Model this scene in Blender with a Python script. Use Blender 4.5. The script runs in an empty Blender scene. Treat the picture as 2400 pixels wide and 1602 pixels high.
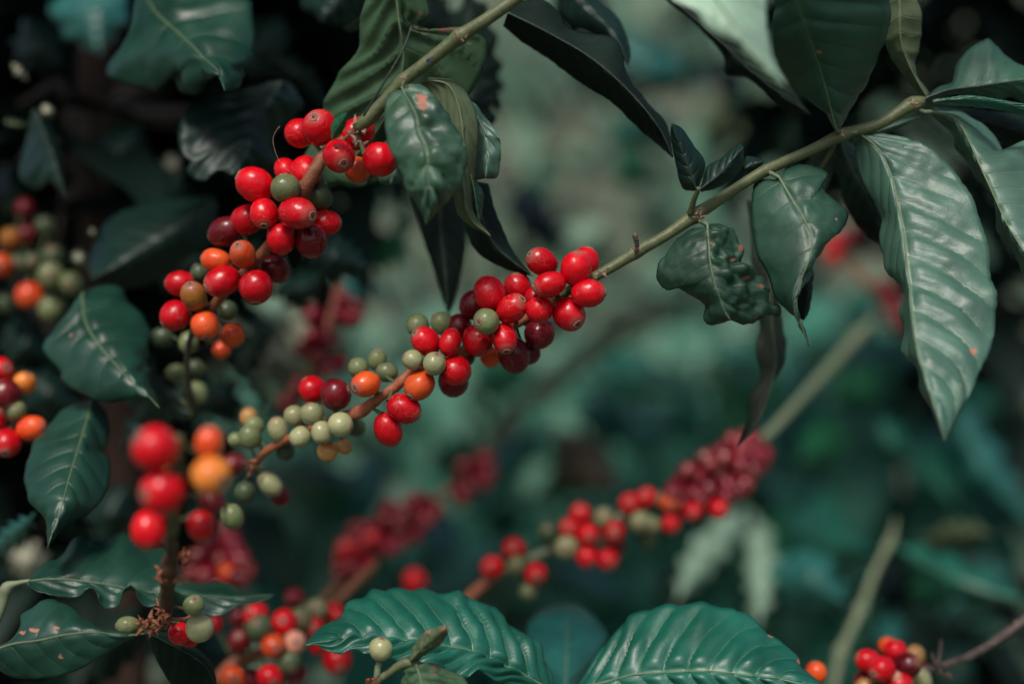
import bpy, math, random
import numpy as np
from mathutils import Vector, Matrix, noise
S = bpy.context.scene
COL = S.collection
R = math.radians

# ------------------------------------------------------------------ camera, sky, sun, exposure
CZ = 1.40                      # camera height
LENS, SENS = 50.0, 36.0
K = SENS / LENS / 2400.0       # metres per photo pixel per metre of distance
F = 0.68                       # focus distance
cam = bpy.data.cameras.new("camera")
camo = bpy.data.objects.new("camera", cam); COL.objects.link(camo)
camo.location = (0, 0, CZ); camo.rotation_euler = (R(90), 0, 0)
cam.lens, cam.sensor_width = LENS, SENS
cam.clip_start, cam.clip_end = 0.01, 500
cam.dof.use_dof = True; cam.dof.focus_distance = F; cam.dof.aperture_fstop = 2.2
S.camera = camo

SUN_EL, SUN_AZ = 50.0, 196.0   # azimuth of the sun seen from above, 180 = behind the camera
w = bpy.data.worlds.new("World"); S.world = w; w.use_nodes = True
nt = w.node_tree
sky = nt.nodes.new("ShaderNodeTexSky"); sky.sky_type = 'NISHITA'; sky.sun_disc = False
sky.sun_elevation = R(SUN_EL); sky.sun_rotation = R(SUN_AZ)
sky.dust_density = 4.0; sky.air_density = 1.0; sky.ozone_density = 1.0
bg = nt.nodes["Background"]; bg.inputs["Strength"].default_value = 0.105
nt.links.new(sky.outputs[0], bg.inputs[0])
sd = bpy.data.lights.new("sun", 'SUN'); sd.energy = 2.5; sd.angle = R(14); sd.color = (1.0, 0.95, 0.88)
so = bpy.data.objects.new("sun", sd); COL.objects.link(so)
az, el = R(SUN_AZ), R(SUN_EL)
sdir = Vector((math.sin(az) * math.cos(el), math.cos(az) * math.cos(el), math.sin(el)))
so.rotation_euler = sdir.to_track_quat('Z', 'Y').to_euler(); so.location = (0, -2, 4)
vs = S.view_settings; vs.view_transform = 'Standard'; vs.look = 'None'; vs.gamma = 1.0; vs.exposure = 0.2
vs.use_curve_mapping = False
S.cycles.max_bounces = 6; S.cycles.transparent_max_bounces = 4

# ------------------------------------------------------------------ helpers
def P(x, y, d):
    return Vector(((x - 1200) * K * d, d, CZ - (y - 801) * K * d))
rnd = random.Random(7)

def link(o, parent=None):
    COL.objects.link(o)
    if parent: o.parent = parent
    return o
def tag(o, label, cat, group=None, kind=None):
    o["label"] = label; o["category"] = cat
    if group: o["group"] = group
    if kind: o["kind"] = kind
    return o
def empty(name, loc, label, cat, group=None):
    e = bpy.data.objects.new(name, None); e.empty_display_size = 0.01
    e.location = loc; link(e)
    return tag(e, label, cat, group)
def root_of(o):
    while o.parent: o = o.parent
    return o
def mesh_obj(name, verts, faces, mats, parent=None, smooth=True, label=None, origin=None):
    """verts are world points; stored relative to the thing they belong to"""
    off = Vector(origin) if origin is not None else (root_of(parent).location if parent else Vector((0, 0, 0)))
    m = bpy.data.meshes.new(name)
    V = np.asarray([tuple(v) for v in verts], dtype=float) - np.asarray(off)
    m.from_pydata(V.tolist(), [], faces)
    for mt in (mats if isinstance(mats, (list, tuple)) else [mats]): m.materials.append(mt)
    if smooth: m.polygons.foreach_set("use_smooth", [True] * len(m.polygons))
    o = bpy.data.objects.new(name, m); link(o, parent)
    if parent is None: o.location = off
    if label: o["label"] = label
    return o

def catmull(pts, n=10):
    p = [np.asarray(q, float) for q in pts]
    if len(p) < 3: return np.array(p)
    p = [2 * p[0] - p[1]] + p + [2 * p[-1] - p[-2]]
    out = []
    for i in range(1, len(p) - 2):
        a, b, c, d = p[i - 1:i + 3]
        for k in range(n):
            t = k / n
            out.append(0.5 * ((2 * b) + (c - a) * t + (2 * a - 5 * b + 4 * c - d) * t * t + (3 * b - a - 3 * c + d) * t ** 3))
    out.append(p[-2]); return np.array(out)
def resample(pts, n, smooth=True):
    q = catmull(pts) if smooth else np.asarray(pts, float)
    L = np.concatenate([[0], np.cumsum(np.linalg.norm(np.diff(q[:, :2], axis=0), axis=1))])
    t = np.linspace(0, L[-1], n)
    return np.stack([np.interp(t, L, q[:, k]) for k in range(q.shape[1])], 1)
def prof(v, n):
    if np.isscalar(v): return np.full(n, float(v))
    return np.interp(np.linspace(0, 1, n), np.linspace(0, 1, len(v)), v)

# ------------------------------------------------------------------ materials
MATS = {}
def newmat(name):
    m = bpy.data.materials.new(name); m.use_nodes = True
    MATS[name] = m
    t = m.node_tree; b = t.nodes["Principled BSDF"]
    return m, t, b
def N(t, typ, **kw):
    n = t.nodes.new(typ)
    for k, v in kw.items(): setattr(n, k, v)
    return n
def math_(t, op, a, b=None, clamp=False):
    n = N(t, "ShaderNodeMath", operation=op, use_clamp=clamp)
    for i, v in enumerate((a, b)):
        if v is None: continue
        if hasattr(v, "is_output"): t.links.new(v, n.inputs[i])
        else: n.inputs[i].default_value = v
    return n.outputs[0]
def mix(t, fac, a, b):
    n = N(t, "ShaderNodeMix", data_type='RGBA')
    for i, v in ((0, fac), (6, a), (7, b)):
        if hasattr(v, "is_output"): t.links.new(v, n.inputs[i])
        else: n.inputs[i].default_value = v if i == 0 else (*v, 1)
    return n.outputs[2]
def ramp(t, src, lo, hi):
    n = N(t, "ShaderNodeMapRange"); t.links.new(src, n.inputs[0])
    n.inputs[1].default_value = lo; n.inputs[2].default_value = hi
    return n.outputs[0]
def noise_(t, scale, detail=3, vec=None, rough=0.5):
    n = N(t, "ShaderNodeTexNoise"); n.inputs["Scale"].default_value = scale
    n.inputs["Detail"].default_value = detail; n.inputs["Roughness"].default_value = rough
    if vec is not None: t.links.new(vec, n.inputs["Vector"])
    return n.outputs[0]

def leaf_mat(name, col, vein, rough=0.34, trans=0.10, veinmix=0.5, spot=(0.36, 0.15, 0.10), spec=0.5, tcol=None, wear=0.0):
    """procedural lamina: pale vein lines from the leaf's own coordinates, mottling, fine net bump, blemishes"""
    m, t, b = newmat(name)
    uv = N(t, "ShaderNodeUVMap", uv_map="vein"); sep = N(t, "ShaderNodeSeparateXYZ"); t.links.new(uv.outputs[0], sep.inputs[0])
    ph, v = sep.outputs[0], sep.outputs[1]
    av = math_(t, 'ABSOLUTE', v)
    fr = math_(t, 'ABSOLUTE', math_(t, 'SUBTRACT', math_(t, 'FRACT', ph), 0.5))     # 0.5 on a vein
    line = math_(t, 'MULTIPLY', ramp(t, fr, 0.452, 0.492), ramp(t, av, 1.0, 0.55))
    mid = ramp(t, av, 0.045, 0.012)
    tc = N(t, "ShaderNodeTexCoord")
    n1 = noise_(t, 38, 5, tc.outputs["Object"]); n2 = noise_(t, 420, 3, tc.outputs["Object"])
    c = mix(t, ramp(t, n1, 0.3, 0.75), tuple(x * 0.68 for x in col), tuple(min(1, x * 1.35) for x in col))
    vl = math_(t, 'MULTIPLY', math_(t, 'MAXIMUM', math_(t, 'MULTIPLY', line, 0.55), mid), veinmix)
    c = mix(t, vl, c, vein)
    at = N(t, "ShaderNodeAttribute", attribute_name="spot")
    sp = ramp(t, math_(t, 'ADD', at.outputs["Fac"], math_(t, 'MULTIPLY', math_(t, 'SUBTRACT', n2, 0.5), 1.5)), 0.46, 0.56)
    if wear > 0:
        n3 = noise_(t, 130, 5, tc.outputs["Object"], 0.6)
        sp = math_(t, 'MAXIMUM', sp, ramp(t, n3, 0.78 - wear * 0.1, 0.8 - wear * 0.1))
    c = mix(t, sp, c, spot)
    t.links.new(c, b.inputs["Base Color"])
    rg = math_(t, 'ADD', math_(t, 'MULTIPLY', n1, 0.22), rough - 0.11)
    rg = math_(t, 'ADD', rg, math_(t, 'MULTIPLY', sp, 0.35))
    t.links.new(rg, b.inputs["Roughness"])
    b.inputs["Specular IOR Level"].default_value = spec
    vo = N(t, "ShaderNodeTexVoronoi", feature='DISTANCE_TO_EDGE'); vo.inputs["Scale"].default_value = 330
    t.links.new(tc.outputs["Object"], vo.inputs["Vector"])
    net = ramp(t, vo.outputs["Distance"], 0.0, 0.16)
    h = math_(t, 'ADD', math_(t, 'MULTIPLY', net, 0.12), math_(t, 'MULTIPLY', n2, 0.25))
    h = math_(t, 'SUBTRACT', h, math_(t, 'MULTIPLY', line, 0.9))
    bp = N(t, "ShaderNodeBump"); bp.inputs["Strength"].default_value = 0.55; bp.inputs["Distance"].default_value = 0.0004
    t.links.new(h, bp.inputs["Height"]); t.links.new(bp.outputs[0], b.inputs["Normal"])
    tr = N(t, "ShaderNodeBsdfTranslucent")
    tr.inputs[0].default_value = (*(tcol or tuple(min(1, x * 2.2) for x in col)), 1)
    ms = N(t, "ShaderNodeMixShader"); ms.inputs[0].default_value = trans
    t.links.new(b.outputs[0], ms.inputs[1]); t.links.new(tr.outputs[0], ms.inputs[2])
    t.links.new(ms.outputs[0], t.nodes["Material Output"].inputs[0])
    return m
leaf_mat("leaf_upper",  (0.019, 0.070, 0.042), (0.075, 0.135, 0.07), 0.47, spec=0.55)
leaf_mat("leaf_shade",  (0.010, 0.047, 0.031), (0.045, 0.09, 0.05), 0.38, spec=0.42)  # darker copy of the upper-side leaf, shade put into its colour
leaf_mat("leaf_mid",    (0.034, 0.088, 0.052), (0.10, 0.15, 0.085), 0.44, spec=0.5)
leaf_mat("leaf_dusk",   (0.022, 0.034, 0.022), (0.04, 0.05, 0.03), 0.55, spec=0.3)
leaf_mat("leaf_dark",   (0.005, 0.021, 0.016), (0.018, 0.036, 0.024), 0.42, trans=0.06, spec=0.32)  # dark tone also carries the shade on the left-side leaves
leaf_mat("leaf_black",  (0.005, 0.014, 0.010), (0.012, 0.022, 0.015), 0.6, trans=0.03, spec=0.15)  # near-black: deep shade on these leaves is put into the colour
leaf_mat("leaf_teal",   (0.006, 0.100, 0.066), (0.12, 0.23, 0.12), 0.43, spec=0.6)
leaf_mat("leaf_worn",   (0.017, 0.055, 0.032), (0.10, 0.15, 0.07), 0.45, wear=1.0, spot=(0.25, 0.085, 0.055), spec=0.42)
leaf_mat("leaf_silver", (0.048, 0.122, 0.085), (0.16, 0.25, 0.15), 0.46, veinmix=0.6, spec=0.7)
leaf_mat("leaf_under",  (0.050, 0.104, 0.054), (0.10, 0.16, 0.08), 0.6, trans=0.22, spec=0.22, spot=(0.17, 0.085, 0.06))
leaf_mat("leaf_olive",  (0.092, 0.125, 0.066), (0.17, 0.20, 0.11), 0.6, trans=0.20, spec=0.22)
leaf_mat("leaf_pale",   (0.26, 0.40, 0.29), (0.34, 0.42, 0.30), 0.42)  # pale tone stands in for sky sheen on the glossy leaves
leaf_mat("leaf_slate",  (0.016, 0.110, 0.095), (0.05, 0.15, 0.12), 0.36)
leaf_mat("leaf_green",  (0.014, 0.125, 0.055), (0.08, 0.20, 0.09), 0.42, trans=0.2, spec=0.35)
leaf_mat("leaf_brown",  (0.085, 0.065, 0.038), (0.13, 0.10, 0.06), 0.6)
leaf_mat("leaf_dry",    (0.33, 0.33, 0.24), (0.4, 0.38, 0.28), 0.6, wear=0.6, spot=(0.3, 0.2, 0.1))

def plain(name, a, bcol, scale, rough, bump=0.0005, detail=4, spec=0.4, stretch=None):
    m, t, b = newmat(name)
    tc = N(t, "ShaderNodeTexCoord"); n = noise_(t, scale, detail, tc.outputs["Object"], 0.6)
    t.links.new(mix(t, ramp(t, n, 0.3, 0.7), a, bcol), b.inputs["Base Color"])
    b.inputs["Roughness"].default_value = rough; b.inputs["Specular IOR Level"].default_value = spec
    bp = N(t, "ShaderNodeBump"); bp.inputs["Strength"].default_value = 0.7; bp.inputs["Distance"].default_value = bump
    t.links.new(noise_(t, scale * 3, 4, tc.outputs["Object"]), bp.inputs["Height"]); t.links.new(bp.outputs[0], b.inputs["Normal"])
    return m
plain("stem_green", (0.06, 0.08, 0.034), (0.11, 0.125, 0.055), 150, 0.5)
plain("stem_pale",  (0.11, 0.15, 0.085), (0.17, 0.20, 0.12), 120, 0.55)
plain("stem_wood",  (0.14, 0.045, 0.022), (0.26, 0.10, 0.05), 260, 0.6)
plain("stem_rust",  (0.22, 0.055, 0.025), (0.34, 0.12, 0.06), 260, 0.6)
plain("stem_grey",  (0.055, 0.042, 0.038), (0.13, 0.10, 0.09), 260, 0.75)
plain("stem_dark",  (0.035, 0.024, 0.014), (0.12, 0.055, 0.03), 170, 0.75)
plain("bark",       (0.016, 0.007, 0.004), (0.042, 0.017, 0.009), 60, 0.8, 0.002)
plain("sheath",     (0.14, 0.06, 0.035), (0.36, 0.24, 0.18), 500, 0.75)
plain("calyx_ring", (0.16, 0.06, 0.04), (0.42, 0.27, 0.20), 900, 0.7)
plain("calyx_core", (0.03, 0.008, 0.006), (0.10, 0.03, 0.02), 900, 0.6)
plain("rib_pale",   (0.08, 0.125, 0.065), (0.12, 0.16, 0.09), 200, 0.45)
plain("rib_dark",   (0.016, 0.030, 0.021), (0.026, 0.046, 0.03), 200, 0.45)
plain("insect_blue",(0.008, 0.03, 0.09), (0.015, 0.05, 0.14), 800, 0.25)

def cherry_mat(name, col, blush, amt=0.5, rough=0.25, tip=None):
    m, t, b = newmat(name)
    tc = N(t, "ShaderNodeTexCoord"); oi = N(t, "ShaderNodeObjectInfo")
    sh = N(t, "ShaderNodeVectorMath", operation='ADD'); t.links.new(tc.outputs["Object"], sh.inputs[0])
    cb = N(t, "ShaderNodeCombineXYZ")
    t.links.new(math_(t, 'MULTIPLY', oi.outputs["Random"], 37.0), cb.inputs[0]); t.links.new(math_(t, 'MULTIPLY', oi.outputs["Random"], 11.0), cb.inputs[1])
    t.links.new(cb.outputs[0], sh.inputs[1]); vec = sh.outputs[0]
    n = noise_(t, 1.6, 3, vec)
    c = mix(t, math_(t, 'MULTIPLY', ramp(t, n, 0.38, 0.72), amt), col, blush)
    hs = N(t, "ShaderNodeHueSaturation"); t.links.new(c, hs.inputs["Color"])
    t.links.new(math_(t, 'ADD', math_(t, 'MULTIPLY', oi.outputs["Random"], 0.42), 0.66), hs.inputs["Value"])
    c = hs.outputs[0]
    # pale speckles, hairline scratches
    vo = N(t, "ShaderNodeTexVoronoi"); vo.inputs["Scale"].default_value = 7.0; t.links.new(vec, vo.inputs["Vector"])
    dot = math_(t, 'MULTIPLY', ramp(t, vo.outputs["Distance"], 0.085, 0.05), ramp(t, noise_(t, 2.3, 1, vec), 0.44, 0.5))
    wv = noise_(t, 1.9, 2, vec)
    scr = math_(t, 'MULTIPLY', ramp(t, math_(t, 'ABSOLUTE', math_(t, 'SUBTRACT', wv, 0.5)), 0.012, 0.002), ramp(t, noise_(t, 1.3, 1, vec), 0.5, 0.56))
    mk = math_(t, 'MULTIPLY', math_(t, 'MAXIMUM', dot, math_(t, 'MULTIPLY', scr, 0.6)), 0.55)
    c = mix(t, mk, c, (0.42, 0.22, 0.16))
    # dusty bloom round the calyx end
    sp = N(t, "ShaderNodeSeparateXYZ"); t.links.new(tc.outputs["Object"], sp.inputs[0])
    ring = math_(t, 'MULTIPLY', ramp(t, math_(t, 'ADD', sp.outputs[2], math_(t, 'MULTIPLY', n, 0.10)), 0.48, 0.58), 0.42)
    c = mix(t, ring, c, tip or (0.34, 0.11, 0.09))
    t.links.new(c, b.inputs["Base Color"])
    fine = noise_(t, 16, 3, vec)
    t.links.new(math_(t, 'ADD', math_(t, 'MULTIPLY', fine, 0.16), math_(t, 'ADD', math_(t, 'MULTIPLY', mk, 0.4), rough - 0.06)), b.inputs["Roughness"])
    b.inputs["Specular IOR Level"].default_value = 0.33
    b.inputs["Subsurface Weight"].default_value = 0.0
    bp = N(t, "ShaderNodeBump"); bp.inputs["Strength"].default_value = 0.12; bp.inputs["Distance"].default_value = 0.004
    t.links.new(noise_(t, 3, 2, vec), bp.inputs["Height"]); t.links.new(bp.outputs[0], b.inputs["Normal"])
    return m
cherry_mat("cherry_red",    (0.60, 0.003, 0.010), (0.42, 0.002, 0.012), 0.6)
cherry_mat("cherry_dark",   (0.16, 0.006, 0.012), (0.07, 0.004, 0.010), 0.7)  # dark red skin; shade on cherries at the back is put in too
cherry_mat("cherry_purple", (0.22, 0.004, 0.020), (0.10, 0.003, 0.012), 0.7)
cherry_mat("cherry_orange", (0.72, 0.10, 0.018), (0.66, 0.035, 0.015), 0.8)
cherry_mat("cherry_yellow", (0.66, 0.23, 0.035), (0.62, 0.12, 0.02), 0.7)
cherry_mat("cherry_amber",  (0.36, 0.15, 0.025), (0.40, 0.09, 0.02), 0.7)
cherry_mat("cherry_green",  (0.150, 0.190, 0.080), (0.20, 0.22, 0.11), 0.6, 0.27, tip=(0.16, 0.13, 0.08))
cherry_mat("cherry_pale",   (0.30, 0.31, 0.155), (0.34, 0.33, 0.19), 0.6, 0.27, tip=(0.30, 0.18, 0.10))
cherry_mat("cherry_moss",   (0.055, 0.085, 0.042), (0.08, 0.10, 0.05), 0.6, 0.36, tip=(0.1, 0.09, 0.05))
cherry_mat("cherry_tan",    (0.46, 0.26, 0.09), (0.52, 0.20, 0.06), 0.7)
cherry_mat("cherry_pink",   (0.62, 0.28, 0.20), (0.5, 0.18, 0.12), 0.6)

# ------------------------------------------------------------------ cherries
def lathe(profile, seg):
    V, Fc = [], []
    for r, z in profile:
        for k in range(seg):
            a = 2 * math.pi * k / seg; V.append((r * math.cos(a), r * math.sin(a), z))
    for i in range(len(profile) - 1):
        for k in range(seg):
            k2 = (k + 1) % seg
            Fc.append((i * seg + k, i * seg + k2, (i + 1) * seg + k2, (i + 1) * seg + k))
    return V, Fc
def raw_mesh(name, V, Fc, mats):
    m = bpy.data.meshes.new(name); m.from_pydata(V, [], Fc)
    for mt in mats: m.materials.append(mt)
    m.polygons.foreach_set("use_smooth", [True] * len(m.polygons)); return m
CH = {}
ELON = (1.0, 1.13, 1.27)
def cherry_mesh(col, e, var):
    key = (col, e, var)
    if key in CH: return CH[key]
    pr = []
    n = 22
    for i in range(n + 1):
        a = -math.pi / 2 + math.pi * i / n
        r = 0.5 * math.cos(a) ** 0.93 if math.cos(a) > 1e-6 else 0.0
        z = 0.5 * math.sin(a)
        pr.append((max(r, 0.0006), z * e))
    # flattened calyx end with a shallow navel, dimple at the stalk
    out = []
    for r, z in pr:
        if z > 0: z -= 0.035 * math.exp(-(r / 0.07) ** 2)
        else: z += 0.03 * math.exp(-(r / 0.08) ** 2)
        out.append((r, z))
    V, Fc = lathe(out, 32)
    W = []
    for v in V:
        v = Vector(v); q = v * 2.2 + Vector((var * 9.1, var * 3.3, 0))
        k = 1 + 0.05 * noise.noise(q) + 0.02 * noise.noise(q * 2.7)
        # a cherry holds two beans: slightly flattened cross-section
        W.append((v.x * k * 1.03, v.y * k * 0.97, v.z * (1 + 0.03 * noise.noise(q + Vector((5, 1, 2))))))
    CH[key] = raw_mesh("cherry", W, Fc, [MATS["cherry_" + col]]); return CH[key]
def calyx_mesh(e):
    key = ("calyx", e)
    if key in CH: return CH[key]
    zt = 0.5 * e
    pr = [(0.16, zt - 0.06), (0.15, zt - 0.014), (0.122, zt + 0.006), (0.088, zt - 0.012), (0.062, zt - 0.030),
          (0.048, zt - 0.006), (0.030, zt + 0.006), (0.001, zt + 0.008)]
    V, Fc = lathe(pr, 20)
    W = [(x * (1 + 0.16 * noise.noise(Vector((x * 30, y * 30, e)))), y * (1 + 0.16 * noise.noise(Vector((x * 30, y * 30, e)))), z + 0.008 * noise.noise(Vector((x * 60, y * 60, 1)))) for x, y, z in V]
    m = raw_mesh("calyx", W, Fc, [MATS["calyx_ring"], MATS["calyx_core"]])
    for p in m.polygons:
        if p.index // 20 in (3, 5, 6): p.material_index = 1
    CH[key] = m; return m
def stalk_mesh():
    if "stalk" in CH: return CH["stalk"]
    V, Fc = lathe([(1.5, 0), (0.95, 0.2), (0.9, 0.6), (1.25, 1.0)], 10)
    CH["stalk"] = raw_mesh("stalk", V, Fc, [MATS["stem_green"]]); return CH["stalk"]
def aim(v):
    return Vector(v).to_track_quat('Z', 'Y')

NAMES = dict(red="ripe red cherry", dark="dark red cherry", purple="dark crimson cherry", orange="half-ripe orange cherry", yellow="orange yellow cherry",
             amber="amber brown cherry", green="unripe green cherry", pale="pale green unripe cherry", moss="dull green unripe cherry", tan="tan yellow cherry", pink="dusty pink cherry")
class Branch:
    def __init__(s, name, label, base, group="fruiting coffee branches", cat="branch"):
        s.root = empty(name, base, label, cat, group); s.path = []
    def stem(s, pts, mat="stem_green", name="stem", seg=12, knots=0.0, node=(), label=None, track=True):
        """pts: (px, py, distance, width in px)"""
        q = resample(pts, max(24, 6 * len(pts)))
        C = [P(x, y, d) for x, y, d, _ in q]; Rd = [w_ * 0.5 * K * d for _, _, d, w_ in q]
        if track: s.path += list(zip([(a[0], a[1], a[2]) for a in q], C))
        for (nx, ny, k) in node:
            for i, a in enumerate(q):
                dd = math.hypot(a[0] - nx, a[1] - ny); Rd[i] *= 1 + k * math.exp(-(dd / 13.0) ** 2)
        return tube(name, C, Rd, MATS[mat], s.root, seg, knots, label)
    def near(s, x, y):
        return min(s.path, key=lambda e: (e[0][0] - x) ** 2 + (e[0][1] - y) ** 2)
    def cherry(s, x, y, wpx, e, col, dd, a=None, t=None, detail=True, stalk=True):
        (sx, sy, sd_), C = s.near(x, y)
        d = sd_ + dd * 0.001
        p = P(x, y, d)
        if a is None:
            v = p - C; v.y -= 0.004
            if v.length < 1e-4: v = Vector((0, -1, 0))
            v.normalize(); v = (v + Vector((rnd.uniform(-.3, .3), rnd.uniform(-.45, .1), rnd.uniform(-.3, .2)))).normalized()
        else:
            a, t = R(a), R(t or 0); v = Vector((math.cos(t) * math.cos(a), -math.sin(t), math.cos(t) * math.sin(a)))
        ee = min(ELON, key=lambda q: abs(q - e)); var = rnd.randrange(3)
        o = bpy.data.objects.new("cherry", cherry_mesh(col, ee, var)); link(o, s.root)
        wpx *= 1.07; sc = wpx * K * d
        o.location = p - s.root.location; o.scale = (sc,) * 3
        q = aim(v) @ Vector((0, 0, 1)).rotation_difference(Vector((0, 0, 1)))
        o.rotation_mode = 'QUATERNION'; o.rotation_quaternion = aim(v) @ Matrix.Rotation(rnd.uniform(0, 6.28), 3, 'Z').to_quaternion()
        o["label"] = NAMES[col]
        if detail:
            c = bpy.data.objects.new("calyx", calyx_mesh(ee)); link(c, o)
            if stalk:
                b_ = Vector((0, 0, -0.47 * ee)); Mi = Matrix.LocRotScale(p, o.rotation_quaternion, Vector((sc,) * 3)).inverted()
                tgt = Mi @ C; dv = tgt - b_; L = min(dv.length, 1.4)
                k = bpy.data.objects.new("stalk", stalk_mesh()); link(k, o)
                k.location = b_; k.rotation_mode = 'QUATERNION'; k.rotation_quaternion = aim(dv if dv.length > 1e-3 else (0, 0, -1))
                k.scale = (0.07, 0.07, max(L, 0.15))
        return o
    def cherries(s, rows, **kw):
        for r in rows: s.cherry(*r, **kw)

def tube(name, C, Rd, mat, parent, seg=12, knots=0.0, label=None, origin=None, cap=True):
    n = len(C); V, Fc = [], []
    up = Vector((0, -1, 0.01))
    for i in range(n):
        T = (C[min(i + 1, n - 1)] - C[max(i - 1, 0)]).normalized()
        A = up - T * up.dot(T)
        if A.length < 1e-3: A = Vector((1, 0, 0)) - T * T.x
        A.normalize(); B = T.cross(A)
        for k in range(seg):
            a = 2 * math.pi * k / seg; u = A * math.cos(a) + B * math.sin(a)
            r = Rd[i]
            if knots: r *= 1 + knots * noise.noise(Vector((i * 0.45, math.cos(a) * 1.5, math.sin(a) * 1.5 + Rd[0] * 500)))
            V.append(C[i] + u * r)
    for i in range(n - 1):
        for k in range(seg):
            k2 = (k + 1) % seg
            Fc.append((i * seg + k, (i + 1) * seg + k, (i + 1) * seg + k2, i * seg + k2))
    if cap:
        Fc.append(tuple(range(seg))); Fc.append(tuple(range((n - 1) * seg, n * seg))[::-1])
    return mesh_obj(name, V, Fc, mat, parent, True, label, origin)

def crumb(name, parent, pts, mat, size, nper=10, seed=1, label=None):
    """small torn bits of bract / dried flower parts: little twisted flakes round the given points, one mesh"""
    rg = random.Random(seed); V, Fc = [], []
    for (x, y, d) in pts:
        c = P(x, y, d)
        for k in range(nper):
            v = Vector((rg.gauss(0, 1), rg.gauss(0, 1), rg.gauss(0, 1))).normalized()
            o_ = c + v * size * rg.uniform(0.1, 0.8)
            u = Vector((rg.gauss(0, 1), rg.gauss(0, 1), rg.gauss(0, 1))).normalized(); w_ = v.cross(u).normalized()
            L = size * rg.uniform(0.5, 1.3); W = size * rg.uniform(0.15, 0.4); b = len(V)
            for i in range(4):
                f = i / 3; ww = W * (1 - 0.7 * f); q = o_ + v * L * f + u * L * 0.35 * f * f
                V += [q - w_ * ww, q + v.cross(w_) * ww * 0.8, q + w_ * ww, q - v.cross(w_) * ww * 0.5]
            for i in range(3):
                for j in range(4):
                    j2 = (j + 1) % 4; Fc.append((b + 4 * i + j, b + 4 * i + j2, b + 4 * i + 4 + j2, b + 4 * i + 4 + j))
            Fc.append((b, b + 1, b + 2, b + 3)); Fc.append((b + 12, b + 15, b + 14, b + 13))
    return mesh_obj(name, V, Fc, MATS[mat], parent, True, label)

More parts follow.
